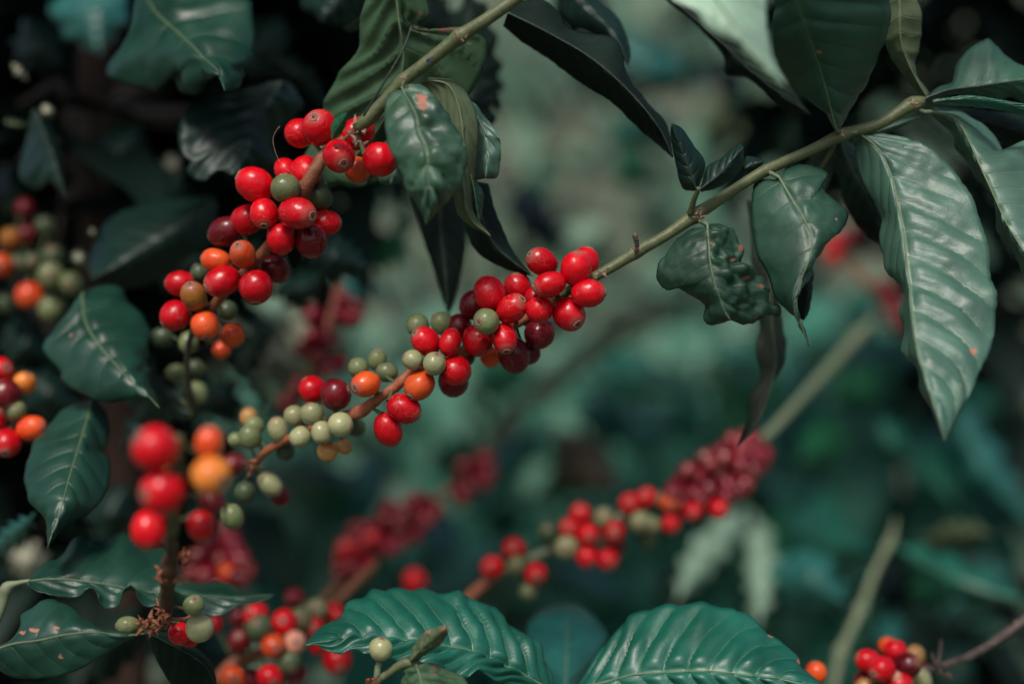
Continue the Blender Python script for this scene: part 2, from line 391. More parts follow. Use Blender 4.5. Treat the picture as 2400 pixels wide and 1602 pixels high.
# ------------------------------------------------------------------ leaves
LEAFN = [0]
def leaf(parent, mid, left, right, dm, dl=0.0, dr=0.0, mat="leaf_upper", back=None, under=False, veins=9, amp=0.0011, wave=0.0,
         nwave=5, crump=0.0, crf=90, nu=72, nv=13, spots=(), pet=None, rib=True, ribmat=None, ribw=7.0, name="leaf", label=None, cup=1.4,
         jag=1.2, cat=None, group=None, thick=0.00035, slope=0.17, fine=0.0, sides=(1.0, 1.0)):
    """mid / left / right: traced lines base -> tip in photo px; dm: distances along the midrib; dl, dr: how far each edge lies behind it"""
    LEAFN[0] += 1; sd_ = LEAFN[0] * 7.31
    M = resample(mid, nu); L = resample(left, nu); Rr = resample(right, nu)
    D = prof(dm, nu); DL = prof(dl, nu); DR = prof(dr, nu)
    cols = [-(1 - i / nv) for i in range(nv)] + [0.0] + [(i + 1) / nv for i in range(nv)]
    nc = len(cols); G = [[None] * nc for _ in range(nu)]; PX = np.zeros((nu, nc, 2))
    for i in range(nu):
        for j, v in enumerate(cols):
            a = abs(v); E, DD = (L, DL) if v < 0 else (Rr, DR)
            x = M[i, 0] + (E[i, 0] - M[i, 0]) * a; y = M[i, 1] + (E[i, 1] - M[i, 1]) * a
            if a == 1 and 0 < i < nu - 1:
                x += jag * noise.noise(Vector((i * 0.9, v * 3, sd_))); y += jag * noise.noise(Vector((i * 0.9, v * 3, sd_ + 40)))
            PX[i, j] = x, y
            G[i][j] = P(x, y, D[i] + DD[i] * a ** cup)
    # normals of the base sheet, turned to the camera
    A = np.array([[tuple(q) for q in r] for r in G])
    du = np.gradient(A, axis=0); dv = np.gradient(A, axis=1)
    NN = np.cross(du, dv); NN /= (np.linalg.norm(NN, axis=2, keepdims=True) + 1e-12)
    camp = np.array([0, 0, CZ]); mean = NN.reshape(-1, 3).mean(0); flip = np.dot(mean, camp - A.reshape(-1, 3).mean(0)) < 0
    if flip: NN = -NN
    sg = -1.0 if under else 1.0
    H = np.zeros((nu, nc)); PH = np.zeros((nu, nc)); SP = np.zeros((nu, nc))
    for i in range(nu):
        u = i / (nu - 1)
        for j, v in enumerate(cols):
            a = abs(v); ph = (u - slope * a - 0.05 * a * a) * veins + 0.13 * noise.noise(Vector((u * 4, a * 2, sd_)))
            PH[i, j] = ph
            endf = min(1, 8 * u) * min(1, 6 * (1 - u))
            qv = (abs(math.sin(math.pi * ph)) ** 0.55 + 0.16 * math.sin(2 * math.pi * 3 * ph + 5 * a) * fine) * min(1, a * 8) * (1 - 0.55 * a ** 3)
            sf = sides[0] if v < 0 else sides[1]; h = sf * amp * (qv - 0.5) * endf * sg * (0.8 + 0.9 * noise.noise(Vector((u * 7, v * 2.5, sd_))))
            if wave: h += wave * a ** 2.2 * math.sin(2 * math.pi * (nwave * u + 0.2 * math.sin(7 * u + sd_)) + (1.3 if v < 0 else 0)) * endf
            if crump:
                q = A[i, j] * crf; h += sf * crump * (noise.noise(Vector(q) + Vector((sd_, 0, 0))) + 0.5 * noise.noise(Vector(q) * 2.1)) * min(1, a * 3) * endf
            h += 0.0005 * noise.noise(Vector(A[i, j]) * 55 + Vector((sd_, 2, 0))) * endf
            H[i, j] = h
            for (sx, sy, rx, ry) in spots:
                e = ((PX[i, j, 0] - sx) / rx) ** 2 + ((PX[i, j, 1] - sy) / ry) ** 2
                SP[i, j] = max(SP[i, j], math.exp(-0.75 * e))
    A = A + NN * H[:, :, None]
    V = A.reshape(-1, 3); Fc = []
    for i in range(nu - 1):
        for j in range(nc - 1):
            f = (i * nc + j, (i + 1) * nc + j, (i + 1) * nc + j + 1, i * nc + j + 1)
            Fc.append(f)
    # winding: lamina's upper side is the mesh front
    if (not flip) == under: Fc = [f[::-1] for f in Fc]
    m1 = MATS[mat]; m2 = MATS[back or ("leaf_upper" if under else "leaf_under")]
    up_, lo_ = (m2, m1) if under else (m1, m2)
    o = mesh_obj(name, V, Fc, [up_, lo_], parent, True, label, origin=None if parent else tuple(V[nv]))
    me = o.data
    uv = me.uv_layers.new(name="vein"); li = np.zeros(len(me.loops), dtype=int); me.loops.foreach_get("vertex_index", li)
    VV = np.tile(np.array(cols), nu); UV = np.stack([PH.reshape(-1)[li], VV[li]], 1)
    uv.data.foreach_set("uv", UV.astype(np.float32).ravel())
    at = me.attributes.new("spot", 'FLOAT', 'POINT'); at.data.foreach_set("value", SP.reshape(-1).astype(np.float32))
    so_ = o.modifiers.new("thickness", 'SOLIDIFY'); so_.thickness = thick; so_.offset = -1; so_.material_offset = 1; so_.material_offset_rim = 0
    if rib:
        C = [Vector(A[i, nv]) + Vector(NN[i, nv]) * 0.00015 for i in range(nu - 1)]
        W = [ribw * 0.38 * K * D[i] * (1 - 0.8 * i / nu) for i in range(nu - 1)]
        if pet:
            pp = resample([(*q[:2], q[2]) for q in pet], 10)
            C = [P(*q) for q in pp[:-1]] + C; W = [ribw * 0.62 * K * F] * 9 + W
        rm = MATS[ribmat or ("rib_dark" if mat in ("leaf_dark", "leaf_black") else "rib_pale")]
        tube("midrib", C, W, rm, o, 8, origin=root_of(o).location if parent else tuple(V[nv]))
        # child verts are relative to the leaf's own origin (leaf sits at the thing's origin)
    if parent is None: tag(o, label, cat or "leaf", group)
    return o

def bleaf(x, y, x2, y2, wpx, d, d2, mat="leaf_teal", label=None, parent=None, bend=0.1, fold=0.012, group=None, twist=0.0, name="coffee_leaf", cat="leaf", under=False, nu=36, nv=6):
    """a whole coffee leaf from base to tip: pointed oval, folded at the midrib and drooping"""
    n = 9; mid, lf, rt = [], [], []
    dx, dy = x2 - x, y2 - y; Ln = math.hypot(dx, dy) + 1e-6; nx, ny = -dy / Ln, dx / Ln
    for i in range(n):
        t = i / (n - 1); b = bend * Ln * math.sin(math.pi * t)
        mx, my = x + dx * t + nx * b, y + dy * t + ny * b
        hw = wpx * 0.5 * (math.sin(math.pi * t ** 0.85) ** 0.8 if 0 < t < 1 else 0.0)
        if t > 0.8: hw *= 0.9
        hw = max(hw, 0.6)
        mid.append((mx, my)); lf.append((mx - nx * hw, my - ny * hw)); rt.append((mx + nx * hw, my + ny * hw))
    sc = d / F
    return leaf(parent, mid, lf, rt, (d, (d + d2) / 2 - 0.01 * sc, d2), fold * sc + twist, fold * sc - twist, mat, nu=nu, nv=nv, amp=0.0014, wave=0.002 * sc, rib=False,
                name="leaf" if parent else name, label=label, cat=cat, group=group, under=under, thick=0.0004, jag=0.5)

# ================================================================== GROUND AND FAR SLOPE
def sheet(name, x0, x1, y0, y1, nx, ny, zf, mat):
    V, Fc = [], []
    for j in range(ny + 1):
        for i in range(nx + 1):
            x = x0 + (x1 - x0) * i / nx; y = y0 + (y1 - y0) * j / ny; V.append((x, y, zf(x, y)))
    for j in range(ny):
        for i in range(nx):
            a = j * (nx + 1) + i; Fc.append((a, a + 1, a + nx + 2, a + nx + 1))
    o = mesh_obj(name, V, Fc, mat); o["kind"] = "structure"; return o
def ground_mat():
    m, t, b = newmat("soil"); tc = N(t, "ShaderNodeTexCoord")
    a = noise_(t, 0.9, 4, tc.outputs["Object"]); c = mix(t, ramp(t, a, 0.42, 0.6), (0.085, 0.105, 0.07), (0.02, 0.085, 0.052))
    c = mix(t, ramp(t, noise_(t, 25, 4, tc.outputs["Object"]), 0.45, 0.7), c, (0.09, 0.085, 0.055))
    t.links.new(c, b.inputs["Base Color"]); b.inputs["Roughness"].default_value = 0.9
    bp = N(t, "ShaderNodeBump"); bp.inputs["Distance"].default_value = 0.03; t.links.new(noise_(t, 20, 5, tc.outputs["Object"]), bp.inputs["Height"]); t.links.new(bp.outputs[0], b.inputs["Normal"])
    return m
GM = ground_mat()
def zg(x, y):
    s = max(0.0, y - 3.2); return 0.03 * noise.noise(Vector((x * 2, y * 2, 0))) + 0.62 * s * (1 - math.exp(-s / 1.5)) * (1 if y < 14 else 14 / y)
sheet("ground", -30, 30, -10, 40, 120, 100, zg, GM)

# ================================================================== COFFEE SHRUBS (leaf crowns standing behind)
def foliage_mat(name, a, b_, rough=0.4, trans=0.12):
    m, t, b = newmat(name); g = N(t, "ShaderNodeNewGeometry")
    c = mix(t, g.outputs["Random Per Island"], a, b_)
    t.links.new(c, b.inputs["Base Color"]); b.inputs["Roughness"].default_value = rough; b.inputs["Specular IOR Level"].default_value = 0.22
    tr = N(t, "ShaderNodeBsdfTranslucent"); t.links.new(c, tr.inputs[0])
    ms = N(t, "ShaderNodeMixShader"); ms.inputs[0].default_value = trans
    t.links.new(b.outputs[0], ms.inputs[1]); t.links.new(tr.outputs[0], ms.inputs[2]); t.links.new(ms.outputs[0], t.nodes["Material Output"].inputs[0])
    return m
foliage_mat("foliage_shade", (0.003, 0.010, 0.008), (0.008, 0.024, 0.017), 0.55, 0.05)  # shaded foliage copy: the deep shade sits in the leaf colour
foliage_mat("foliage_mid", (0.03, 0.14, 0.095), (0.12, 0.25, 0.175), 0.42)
foliage_mat("foliage_light", (0.04, 0.15, 0.105), (0.17, 0.23, 0.16), 0.45)
foliage_mat("foliage_teal", (0.018, 0.135, 0.09), (0.07, 0.24, 0.165), 0.36)

def leaf_cloud(V, Fc, pts, size, rg, droop=0.7, face=0.0):
    """many whole coffee leaves (pointed, folded, drooping) hung at the given points"""
    for p in pts:
        L = size * rg.uniform(0.7, 1.25); W = L * rg.uniform(0.17, 0.24); az_ = rg.uniform(0, 2 * math.pi)
        h = Vector((math.cos(az_), math.sin(az_), 0)); 
        if face and rg.random() < face: h = Vector((rg.uniform(-.8, .8), -1, 0)).normalized()
        dr = rg.uniform(0.1, 1.3) * droop; sd2 = Vector((-h.y, h.x, rg.uniform(-.3, .3))).normalized()
        b = len(V); ns = 6
        for i in range(ns + 1):
            t = i / ns; q = Vector(p) + h * L * t * (1 - 0.25 * dr * t) + Vector((0, 0, -1)) * L * dr * (0.35 * t + 0.6 * t * t)
            ww = W * (math.sin(math.pi * min(1, t ** 0.85 + 0.02)) ** 0.8 if 0 < t < 1 else 0.02); up_ = Vector((0, 0, 1)) * ww * 0.3
            wv = 0.12 * W * math.sin(t * 17 + az_)
            V += [q - sd2 * ww + up_ + Vector((0, 0, wv)), q, q + sd2 * ww + up_ - Vector((0, 0, wv))]
        for i in range(ns):
            a = b + 3 * i; Fc += [(a, a + 3, a + 4, a + 1), (a + 1, a + 4, a + 5, a + 2)]
def shrub(label, base, trunk, ells, n, size, mat, seed, cat="shrub", name="coffee_shrub", group="coffee shrubs behind the branches", droop=0.7, face=0.0, trunk_r=0.02):
    """trunk: list of points; ells: (centre, radii) ellipsoids filled with leaves hung on limbs"""
    rg = random.Random(seed); root = empty(name, base, label, cat, group)
    C = [Vector(q) for q in resample([(*p,) for p in trunk], 24)] if len(trunk) > 2 else [Vector(trunk[0]).lerp(Vector(trunk[1]), i / 11) for i in range(12)]
    C = [c + Vector((noise.noise(c * 3 + Vector((seed, 0, 0))), noise.noise(c * 3 + Vector((0, seed, 0))), 0)) * 0.02 for c in C]
    tube("trunk", C, [trunk_r * (1 - 0.5 * i / len(C)) for i in range(len(C))], MATS["bark"], root, 14, 0.25)
    V, Fc = [], []; tot = sum(e[1][0] * e[1][1] * e[1][2] for e in ells)
    for (c, r) in ells:
        k = int(n * r[0] * r[1] * r[2] / tot); pts = []
        while len(pts) < k:
            v = Vector((rg.uniform(-1, 1), rg.uniform(-1, 1), rg.uniform(-1, 1)))
            if v.length < 1 and noise.noise(Vector(v) * 2.3 + Vector((seed, 3, 1))) > -0.22: pts.append(Vector((c[0] + v.x * r[0], c[1] + v.y * r[1], c[2] + v.z * r[2])))
        leaf_cloud(V, Fc, pts, size, rg, droop, face)
        o = min(C, key=lambda q: (q - Vector(c)).length)
        for j in range(4):
            e = rg.choice(pts); m = o.lerp(e, 0.5) + Vector((0, 0, 0.05))
            tube("limb", [o.lerp(m, f / 5) for f in range(5)] + [m.lerp(e, f / 5) for f in range(6)], [trunk_r * 0.3 * (1 - 0.07 * i) for i in range(11)], MATS["stem_grey"], root, 6)
    mesh_obj("crown", V, Fc, MATS[mat], root)
    return root
def W3(x, y, d): return tuple(P(x, y, d))

# the shaded coffee tree at the left: reddish trunk, dense dark crown, with unseen leaves added overhead for shade
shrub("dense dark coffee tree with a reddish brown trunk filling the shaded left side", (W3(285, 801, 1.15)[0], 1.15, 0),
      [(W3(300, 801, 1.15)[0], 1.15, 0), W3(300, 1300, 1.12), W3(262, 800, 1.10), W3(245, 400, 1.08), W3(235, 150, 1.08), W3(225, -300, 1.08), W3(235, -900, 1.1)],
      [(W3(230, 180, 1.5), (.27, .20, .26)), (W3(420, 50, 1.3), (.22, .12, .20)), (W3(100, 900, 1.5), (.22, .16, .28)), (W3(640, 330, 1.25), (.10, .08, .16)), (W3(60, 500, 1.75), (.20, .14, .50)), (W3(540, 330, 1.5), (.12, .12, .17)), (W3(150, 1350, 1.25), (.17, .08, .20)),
       ((-.42, .98, 1.98), (.46, .30, .17)), ((-.20, 1.25, 2.0), (.35, .35, .2)), (W3(60, 500, 1.05), (.05, .07, .14))],  # first clumps: overhead and out of view, added to block sun from the left
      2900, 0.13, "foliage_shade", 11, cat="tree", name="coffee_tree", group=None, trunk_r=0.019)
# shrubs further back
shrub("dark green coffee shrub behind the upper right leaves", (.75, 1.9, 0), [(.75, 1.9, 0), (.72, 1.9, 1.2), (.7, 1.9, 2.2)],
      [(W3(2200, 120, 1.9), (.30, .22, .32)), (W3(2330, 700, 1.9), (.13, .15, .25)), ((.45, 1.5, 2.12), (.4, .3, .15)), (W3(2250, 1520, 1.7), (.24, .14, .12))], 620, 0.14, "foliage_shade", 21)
shrub("teal coffee shrub in the blurred middle distance low on the right", (.55, 2.4, 0), [(.55, 2.4, 0), (.55, 2.4, .8), (.5, 2.4, 1.4)],
      [(W3(1900, 1150, 2.3), (.42, .25, .22)), (W3(2100, 900, 2.5), (.3, .22, .2)), (W3(1500, 1450, 2.3), (.5, .3, .25)), (W3(620, 1580, 1.9), (.30, .2, .14))], 560, 0.15, "foliage_teal", 31, face=.6, droop=1.0)
shrub("green coffee shrub blurred beyond the middle branch", (0.1, 2.9, 0), [(.1, 2.9, 0), (.1, 2.9, .8), (.1, 2.9, 1.5)],
      [(W3(1150, 1050, 2.8), (.5, .3, .30)), (W3(800, 1150, 2.6), (.4, .3, .25)), (W3(1750, 850, 3.0), (.4, .25, .2))], 560, 0.15, "foliage_mid", 41, face=.7, droop=1.0)
shrub("pale green coffee shrub far back in the bright gap", (.25, 4.2, 0), [(.25, 4.2, 0), (.25, 4.2, 1.2), (.25, 4.2, 2.2)],
      [(W3(1450, 350, 4.2), (.75, .35, .6)), (W3(1100, 700, 4.2), (.5, .35, .4)), (W3(1900, 600, 4.2), (.7, .3, .5)), (W3(1600, 30, 4.2), (.9, .3, .4))], 620, 0.17, "foliage_light", 51, face=.7, droop=1.0)

# ================================================================== BLURRED SINGLE LEAVES BEHIND
G_ = "blurred coffee leaves behind the branches"
BL = [
 (1755, 1185, 1580, 1420, 82, 1.40, 1.14, "leaf_pale", "blurred pale green leaf slanting down left under the far crimson cherry cluster", 0.05),
 (1765, 1190, 1775, 1480, 74, 1.40, 1.14, "leaf_pale", "blurred pale green leaf hanging straight down under the far crimson cherry cluster", -0.05),
 (1290, 1000, 1110, 1230, 90, 1.7, 1.55, "leaf_teal", "blurred bright teal leaf slanting down between two far red cherry clusters", 0.1),
 (1310, 1010, 1450, 1150, 130, 1.6, 1.55, "leaf_brown", "round brown withered leaf blurred right of the bright teal leaf", 0.1),
 (1790, 1340, 1990, 1420, 150, 1.25, 1.2, "leaf_slate", "blurred slate blue leaf behind the bottom right leaf, left of the green stem", -0.1),
 (2095, 1275, 2420, 1410, 95, 1.2, 1.12, "leaf_teal", "blurred teal leaf reaching right from the top of the green stem", 0.06),
 (2235, 930, 2440, 1250, 110, 1.6, 1.6, "leaf_slate", "blurred slate leaf slanting at the right edge below the big hanging leaf", 0.08),
 (2060, 980, 2140, 1080, 75, 1.6, 1.6, "leaf_teal", "small blurred blue green leaf beneath the pale stem end", 0.1),
 (1690, 1190, 1690, 860, 110, 1.9, 1.9, "leaf_green", "blurred green leaf behind the twisted hanging leaf", 0.1),
 (1960, 940, 2060, 860, 120, 1.8, 1.8, "leaf_green", "blurred green leaf right of the pale diagonal stem", 0.1),
 (1790, 1250, 1860, 1420, 90, 1.5, 1.5, "leaf_green", "blurred green leaf right of the two pale leaves", 0.0),
 (1380, 60, 1680, 190, 110, 2.2, 2.2, "leaf_slate", "broad blurred grey teal leaf in the gap at the top", 0.12),
 (1190, 440, 1340, 590, 95, 1.7, 1.6, "leaf_dark", "blurred dark leaf across the bright gap above the middle cherries", 0.05),
 (1450, 350, 1530, 440, 90, 2.0, 2.0, "leaf_green", "blurred green leaf left of the small dark leaf pair", 0.1),
 (1560, 350, 1500, 250, 80, 2.0, 2.0, "leaf_slate", "blurred grey green leaf above the small dark leaf pair", 0.1),
 (840, 640, 960, 500, 70, 1.25, 1.25, "leaf_green", "blurred green leaf left of the black hanging leaf", 0.1),
 (700, 1200, 830, 1100, 110, 1.9, 1.9, "leaf_slate", "blurred grey green leaf under the unripe green cherries", 0.1),
 (1000, 1100, 1120, 1010, 90, 2.0, 2.0, "leaf_green", "blurred green leaf under the pair of hanging red cherries", 0.1),
 (530, 870, 690, 800, 120, 2.3, 2.1, "leaf_dry", "pale grey leaf blurred between the dark leaves and the middle branch", 0.1),
 (600, 960, 800, 640, 170, 2.5, 2.3, "leaf_dry", "wide pale grey leaf blurred behind the dark purple cherries", 0.1),
 (560, 760, 700, 700, 130, 2.4, 2.2, "leaf_pale", "pale blurred leaf in the small gap below the upper cherry cluster", 0.1),
 (700, 620, 900, 700, 130, 2.4, 2.2, "leaf_slate", "grey teal blurred leaf right of the dark purple cherries", 0.1),
 (640, 760, 560, 900, 70, 1.05, 1.0, "leaf_black", "black blurred leaf below the upper cherries", 0.1),
 (560, 860, 640, 970, 22, 1.0, 1.0, "leaf_black", "narrow dark leaf tip pointing down to the green cherries", 0.02),
 (110, 1330, 20, 1300, 90, 1.0, 1.0, "leaf_dry", "pale grey leaf blurred between the lower left leaves", 0.0),
 (-30, 1300, 85, 1200, 55, 0.88, 0.78, "leaf_slate", "glossy blue leaf at the left edge", 0.05),
 (2150, 1300, 2335, 1250, 70, 1.35, 1.18, "leaf_olive", "blurred yellow green leaf above the teal leaf at lower right", -0.1),
 (2130, 1380, 2270, 1365, 70, 1.35, 1.2, "leaf_green", "blurred small green leaf under the teal leaf at lower right", 0.1),
 (640, 1090, 860, 1150, 130, 1.9, 1.7, "leaf_green", "wide blurred green leaf below the unripe cherries, left of the crimson clumps", 0.1),
 (900, 1080, 700, 1240, 120, 2.1, 1.9, "leaf_slate", "blurred blue green leaf above the left crimson clump", -0.1),
 (1010, 1180, 1060, 1340, 110, 2.0, 1.85, "leaf_slate", "blurred teal leaf between the crimson clumps and the far red string", 0.05),
 (1480, 1020, 1340, 960, 110, 2.0, 1.9, "leaf_slate", "blurred blue green leaf above the brown withered leaf", 0.1),
 (1250, 860, 1100, 930, 110, 2.2, 2.05, "leaf_green", "blurred green leaf under the sharp middle cherries", 0.1),
 (1400, 830, 1600, 900, 120, 2.3, 2.15, "leaf_teal", "blurred teal leaf just below the wide pale stem end", 0.1),
 (1720, 830, 1850, 960, 110, 2.0, 1.8, "leaf_green", "blurred vivid green leaf left of the pale diagonal stem", 0.1),
 (1990, 830, 2100, 930, 120, 2.0, 1.85, "leaf_teal", "blurred vivid teal leaf right of the pale diagonal stem end", -0.1),
 (2140, 1020, 2240, 1180, 100, 1.9, 1.75, "leaf_teal", "blurred teal leaf right of the crimson cluster, low", 0.05),
 (1850, 1130, 1990, 1250, 120, 1.8, 1.65, "leaf_teal", "blurred teal leaf between the crimson cluster and the jointed stem", 0.08),
 (1870, 1180, 1780, 1330, 120, 1.9, 1.75, "leaf_green", "blurred green leaf beside the upright pale leaf", -0.05),
 (2300, 700, 2420, 860, 110, 1.9, 1.8, "leaf_olive", "blurred olive leaf at the right edge beside the big hanging leaf", 0.05),
 (1300, 1330, 1480, 1400, 110, 1.8, 1.65, "leaf_slate", "blurred blue green leaf above the leaf between the two big bottom leaves", 0.08),
 (1130, 560, 1010, 480, 80, 1.6, 1.5, "leaf_green", "blurred green leaf behind the nearly black hanging leaf", 0.1),
 (1300, 600, 1420, 520, 110, 2.4, 2.3, "leaf_pale", "blurred pale leaf in the bright gap under the long dark leaf", 0.1),
 (1830, 1220, 2050, 1290, 120, 1.55, 1.35, "leaf_teal", "blurred teal leaf spread flat left of the jointed stem top", 0.08),
 (2380, 1330, 2200, 1450, 90, 1.5, 1.4, "leaf_slate", "blurred blue green leaf hanging from the right edge over the thorny twig", 0.08),
 (2100, 1440, 2080, 1540, 70, 1.4, 1.3, "leaf_slate", "small blurred grey green leaf just above the tight bunch of red cherries", 0.05),
 (2330, 1030, 2250, 900, 100, 1.8, 1.7, "leaf_teal", "blurred teal leaf behind the slate one at the right edge", 0.08),
 (1990, 1010, 1870, 1090, 100, 1.8, 1.65, "leaf_green", "blurred green leaf right of the far crimson cluster", 0.08),
 (2290, 900, 2400, 940, 90, 2.0, 1.85, "leaf_pale", "hazy pale leaf at the right edge beyond the big hanging leaf tip", 0.05),
 (1560, 950, 1480, 1080, 110, 2.0, 1.85, "leaf_teal", "blurred teal leaf left of the twisted hanging leaf tip", 0.08),
 (1640, 250, 1780, 330, 100, 2.4, 2.3, "leaf_olive", "blurred greyish olive leaf above the right branch", 0.1),
 (1420, 330, 1560, 260, 90, 2.2, 2.05, "leaf_teal", "blurred mint leaf in the upper bright gap", 0.1),
]
for (x, y, x2, y2, wp, d, d2, m, lb, bd) in BL:
    bleaf(x, y, x2, y2, wp, d, d2, m, lb, bend=bd, group=G_)
# pale leaf shapes, most added to stand in for bright gaps in the crown
for (x, y, x2, y2, wp, lb) in [(85, 268, 140, 345, 16, "thin pale strip for a bright gap beside the left dark leaf"), (100, 248, 125, 275, 26, "pale piece for a bright gap above the thin pale strip"),
        (28, 148, 68, 190, 15, "narrow pale piece for a bright gap near the upper left edge"), (8, 285, 66, 295, 16, "pale green piece for a bright gap at the left edge"),
        (400, 360, 412, 425, 42, "faint grey piece for a bright gap left of the rippled dark leaf"), (172, 590, 210, 620, 36, "pale leaf scrap right of the shaded green cherries"),
        (215, 535, 222, 556, 12, "tiny pale leaf scrap above the shaded green cherries")]:
    bleaf(x, y, x2, y2, wp, 0.86 if x != 400 else 1.02, 0.86 if x != 400 else 1.02, "leaf_dry" if y != 285 else "leaf_olive", lb, bend=0.05, group="pale dry leaf scraps in the shade", nu=16, nv=4)

# ================================================================== SINGLE LEAVES OF THE SHADED TREE (left)
GL = "coffee leaves of the shaded left side"
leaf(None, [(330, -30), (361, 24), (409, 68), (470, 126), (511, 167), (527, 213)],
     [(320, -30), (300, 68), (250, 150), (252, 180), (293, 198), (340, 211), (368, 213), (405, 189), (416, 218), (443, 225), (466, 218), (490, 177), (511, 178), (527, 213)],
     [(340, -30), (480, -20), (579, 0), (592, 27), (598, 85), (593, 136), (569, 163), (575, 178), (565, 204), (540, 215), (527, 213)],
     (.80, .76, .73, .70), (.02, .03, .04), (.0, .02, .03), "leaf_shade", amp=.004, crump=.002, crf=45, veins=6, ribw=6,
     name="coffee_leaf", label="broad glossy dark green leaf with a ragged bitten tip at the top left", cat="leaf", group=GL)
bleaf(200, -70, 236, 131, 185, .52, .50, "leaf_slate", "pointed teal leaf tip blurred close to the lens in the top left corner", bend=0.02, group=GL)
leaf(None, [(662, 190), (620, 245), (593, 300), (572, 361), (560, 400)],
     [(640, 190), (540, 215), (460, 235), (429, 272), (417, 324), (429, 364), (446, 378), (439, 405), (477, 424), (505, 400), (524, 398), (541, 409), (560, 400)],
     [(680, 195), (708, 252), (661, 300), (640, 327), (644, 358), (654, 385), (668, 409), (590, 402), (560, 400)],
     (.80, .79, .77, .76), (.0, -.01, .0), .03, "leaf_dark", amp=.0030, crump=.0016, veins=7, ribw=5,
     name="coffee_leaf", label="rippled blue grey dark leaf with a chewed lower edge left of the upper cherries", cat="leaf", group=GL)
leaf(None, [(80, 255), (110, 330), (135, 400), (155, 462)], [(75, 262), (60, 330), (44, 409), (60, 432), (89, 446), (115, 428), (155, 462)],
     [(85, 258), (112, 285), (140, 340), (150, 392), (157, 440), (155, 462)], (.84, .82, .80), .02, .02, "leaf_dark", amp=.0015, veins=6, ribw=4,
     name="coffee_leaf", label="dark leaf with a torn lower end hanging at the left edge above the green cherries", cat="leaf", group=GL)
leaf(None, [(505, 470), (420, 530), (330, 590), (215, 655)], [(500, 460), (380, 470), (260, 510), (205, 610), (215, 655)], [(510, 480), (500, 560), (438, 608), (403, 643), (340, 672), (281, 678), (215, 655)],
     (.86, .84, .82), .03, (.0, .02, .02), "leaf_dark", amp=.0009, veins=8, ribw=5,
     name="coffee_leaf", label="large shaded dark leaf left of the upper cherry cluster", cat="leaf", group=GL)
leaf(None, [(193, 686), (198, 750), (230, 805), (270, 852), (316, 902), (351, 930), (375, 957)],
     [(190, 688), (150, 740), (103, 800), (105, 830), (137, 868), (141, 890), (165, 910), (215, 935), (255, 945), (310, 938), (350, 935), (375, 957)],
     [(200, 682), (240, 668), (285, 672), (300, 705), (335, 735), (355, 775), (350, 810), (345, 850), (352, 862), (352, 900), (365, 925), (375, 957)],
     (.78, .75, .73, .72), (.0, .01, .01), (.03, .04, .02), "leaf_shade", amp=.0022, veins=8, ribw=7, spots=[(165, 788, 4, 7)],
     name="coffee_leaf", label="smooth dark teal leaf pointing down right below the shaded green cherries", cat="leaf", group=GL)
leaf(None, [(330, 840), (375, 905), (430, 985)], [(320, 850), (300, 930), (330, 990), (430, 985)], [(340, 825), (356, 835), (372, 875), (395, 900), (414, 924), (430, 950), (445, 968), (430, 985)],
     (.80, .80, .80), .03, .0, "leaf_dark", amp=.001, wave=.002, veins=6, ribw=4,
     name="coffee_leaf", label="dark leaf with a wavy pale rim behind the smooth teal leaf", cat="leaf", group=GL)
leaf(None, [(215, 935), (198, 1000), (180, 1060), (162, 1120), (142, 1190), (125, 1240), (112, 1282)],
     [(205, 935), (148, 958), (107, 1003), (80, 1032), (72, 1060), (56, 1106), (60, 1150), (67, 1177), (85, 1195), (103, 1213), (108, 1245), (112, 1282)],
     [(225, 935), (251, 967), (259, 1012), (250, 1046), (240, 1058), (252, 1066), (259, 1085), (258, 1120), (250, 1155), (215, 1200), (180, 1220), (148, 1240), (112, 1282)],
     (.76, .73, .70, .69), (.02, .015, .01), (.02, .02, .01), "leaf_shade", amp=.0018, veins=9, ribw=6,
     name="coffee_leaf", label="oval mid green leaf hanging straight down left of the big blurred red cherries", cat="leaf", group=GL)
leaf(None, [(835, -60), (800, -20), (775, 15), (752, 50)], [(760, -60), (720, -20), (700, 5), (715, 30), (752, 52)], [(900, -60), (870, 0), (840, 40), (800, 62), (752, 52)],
     (.84, .83, .82), .02, .03, "leaf_dark", amp=.003, crump=.002, veins=5, name="coffee_leaf", label="crumpled blue grey leaf end at the top edge left of the big olive leaf", cat="leaf", group=GL)
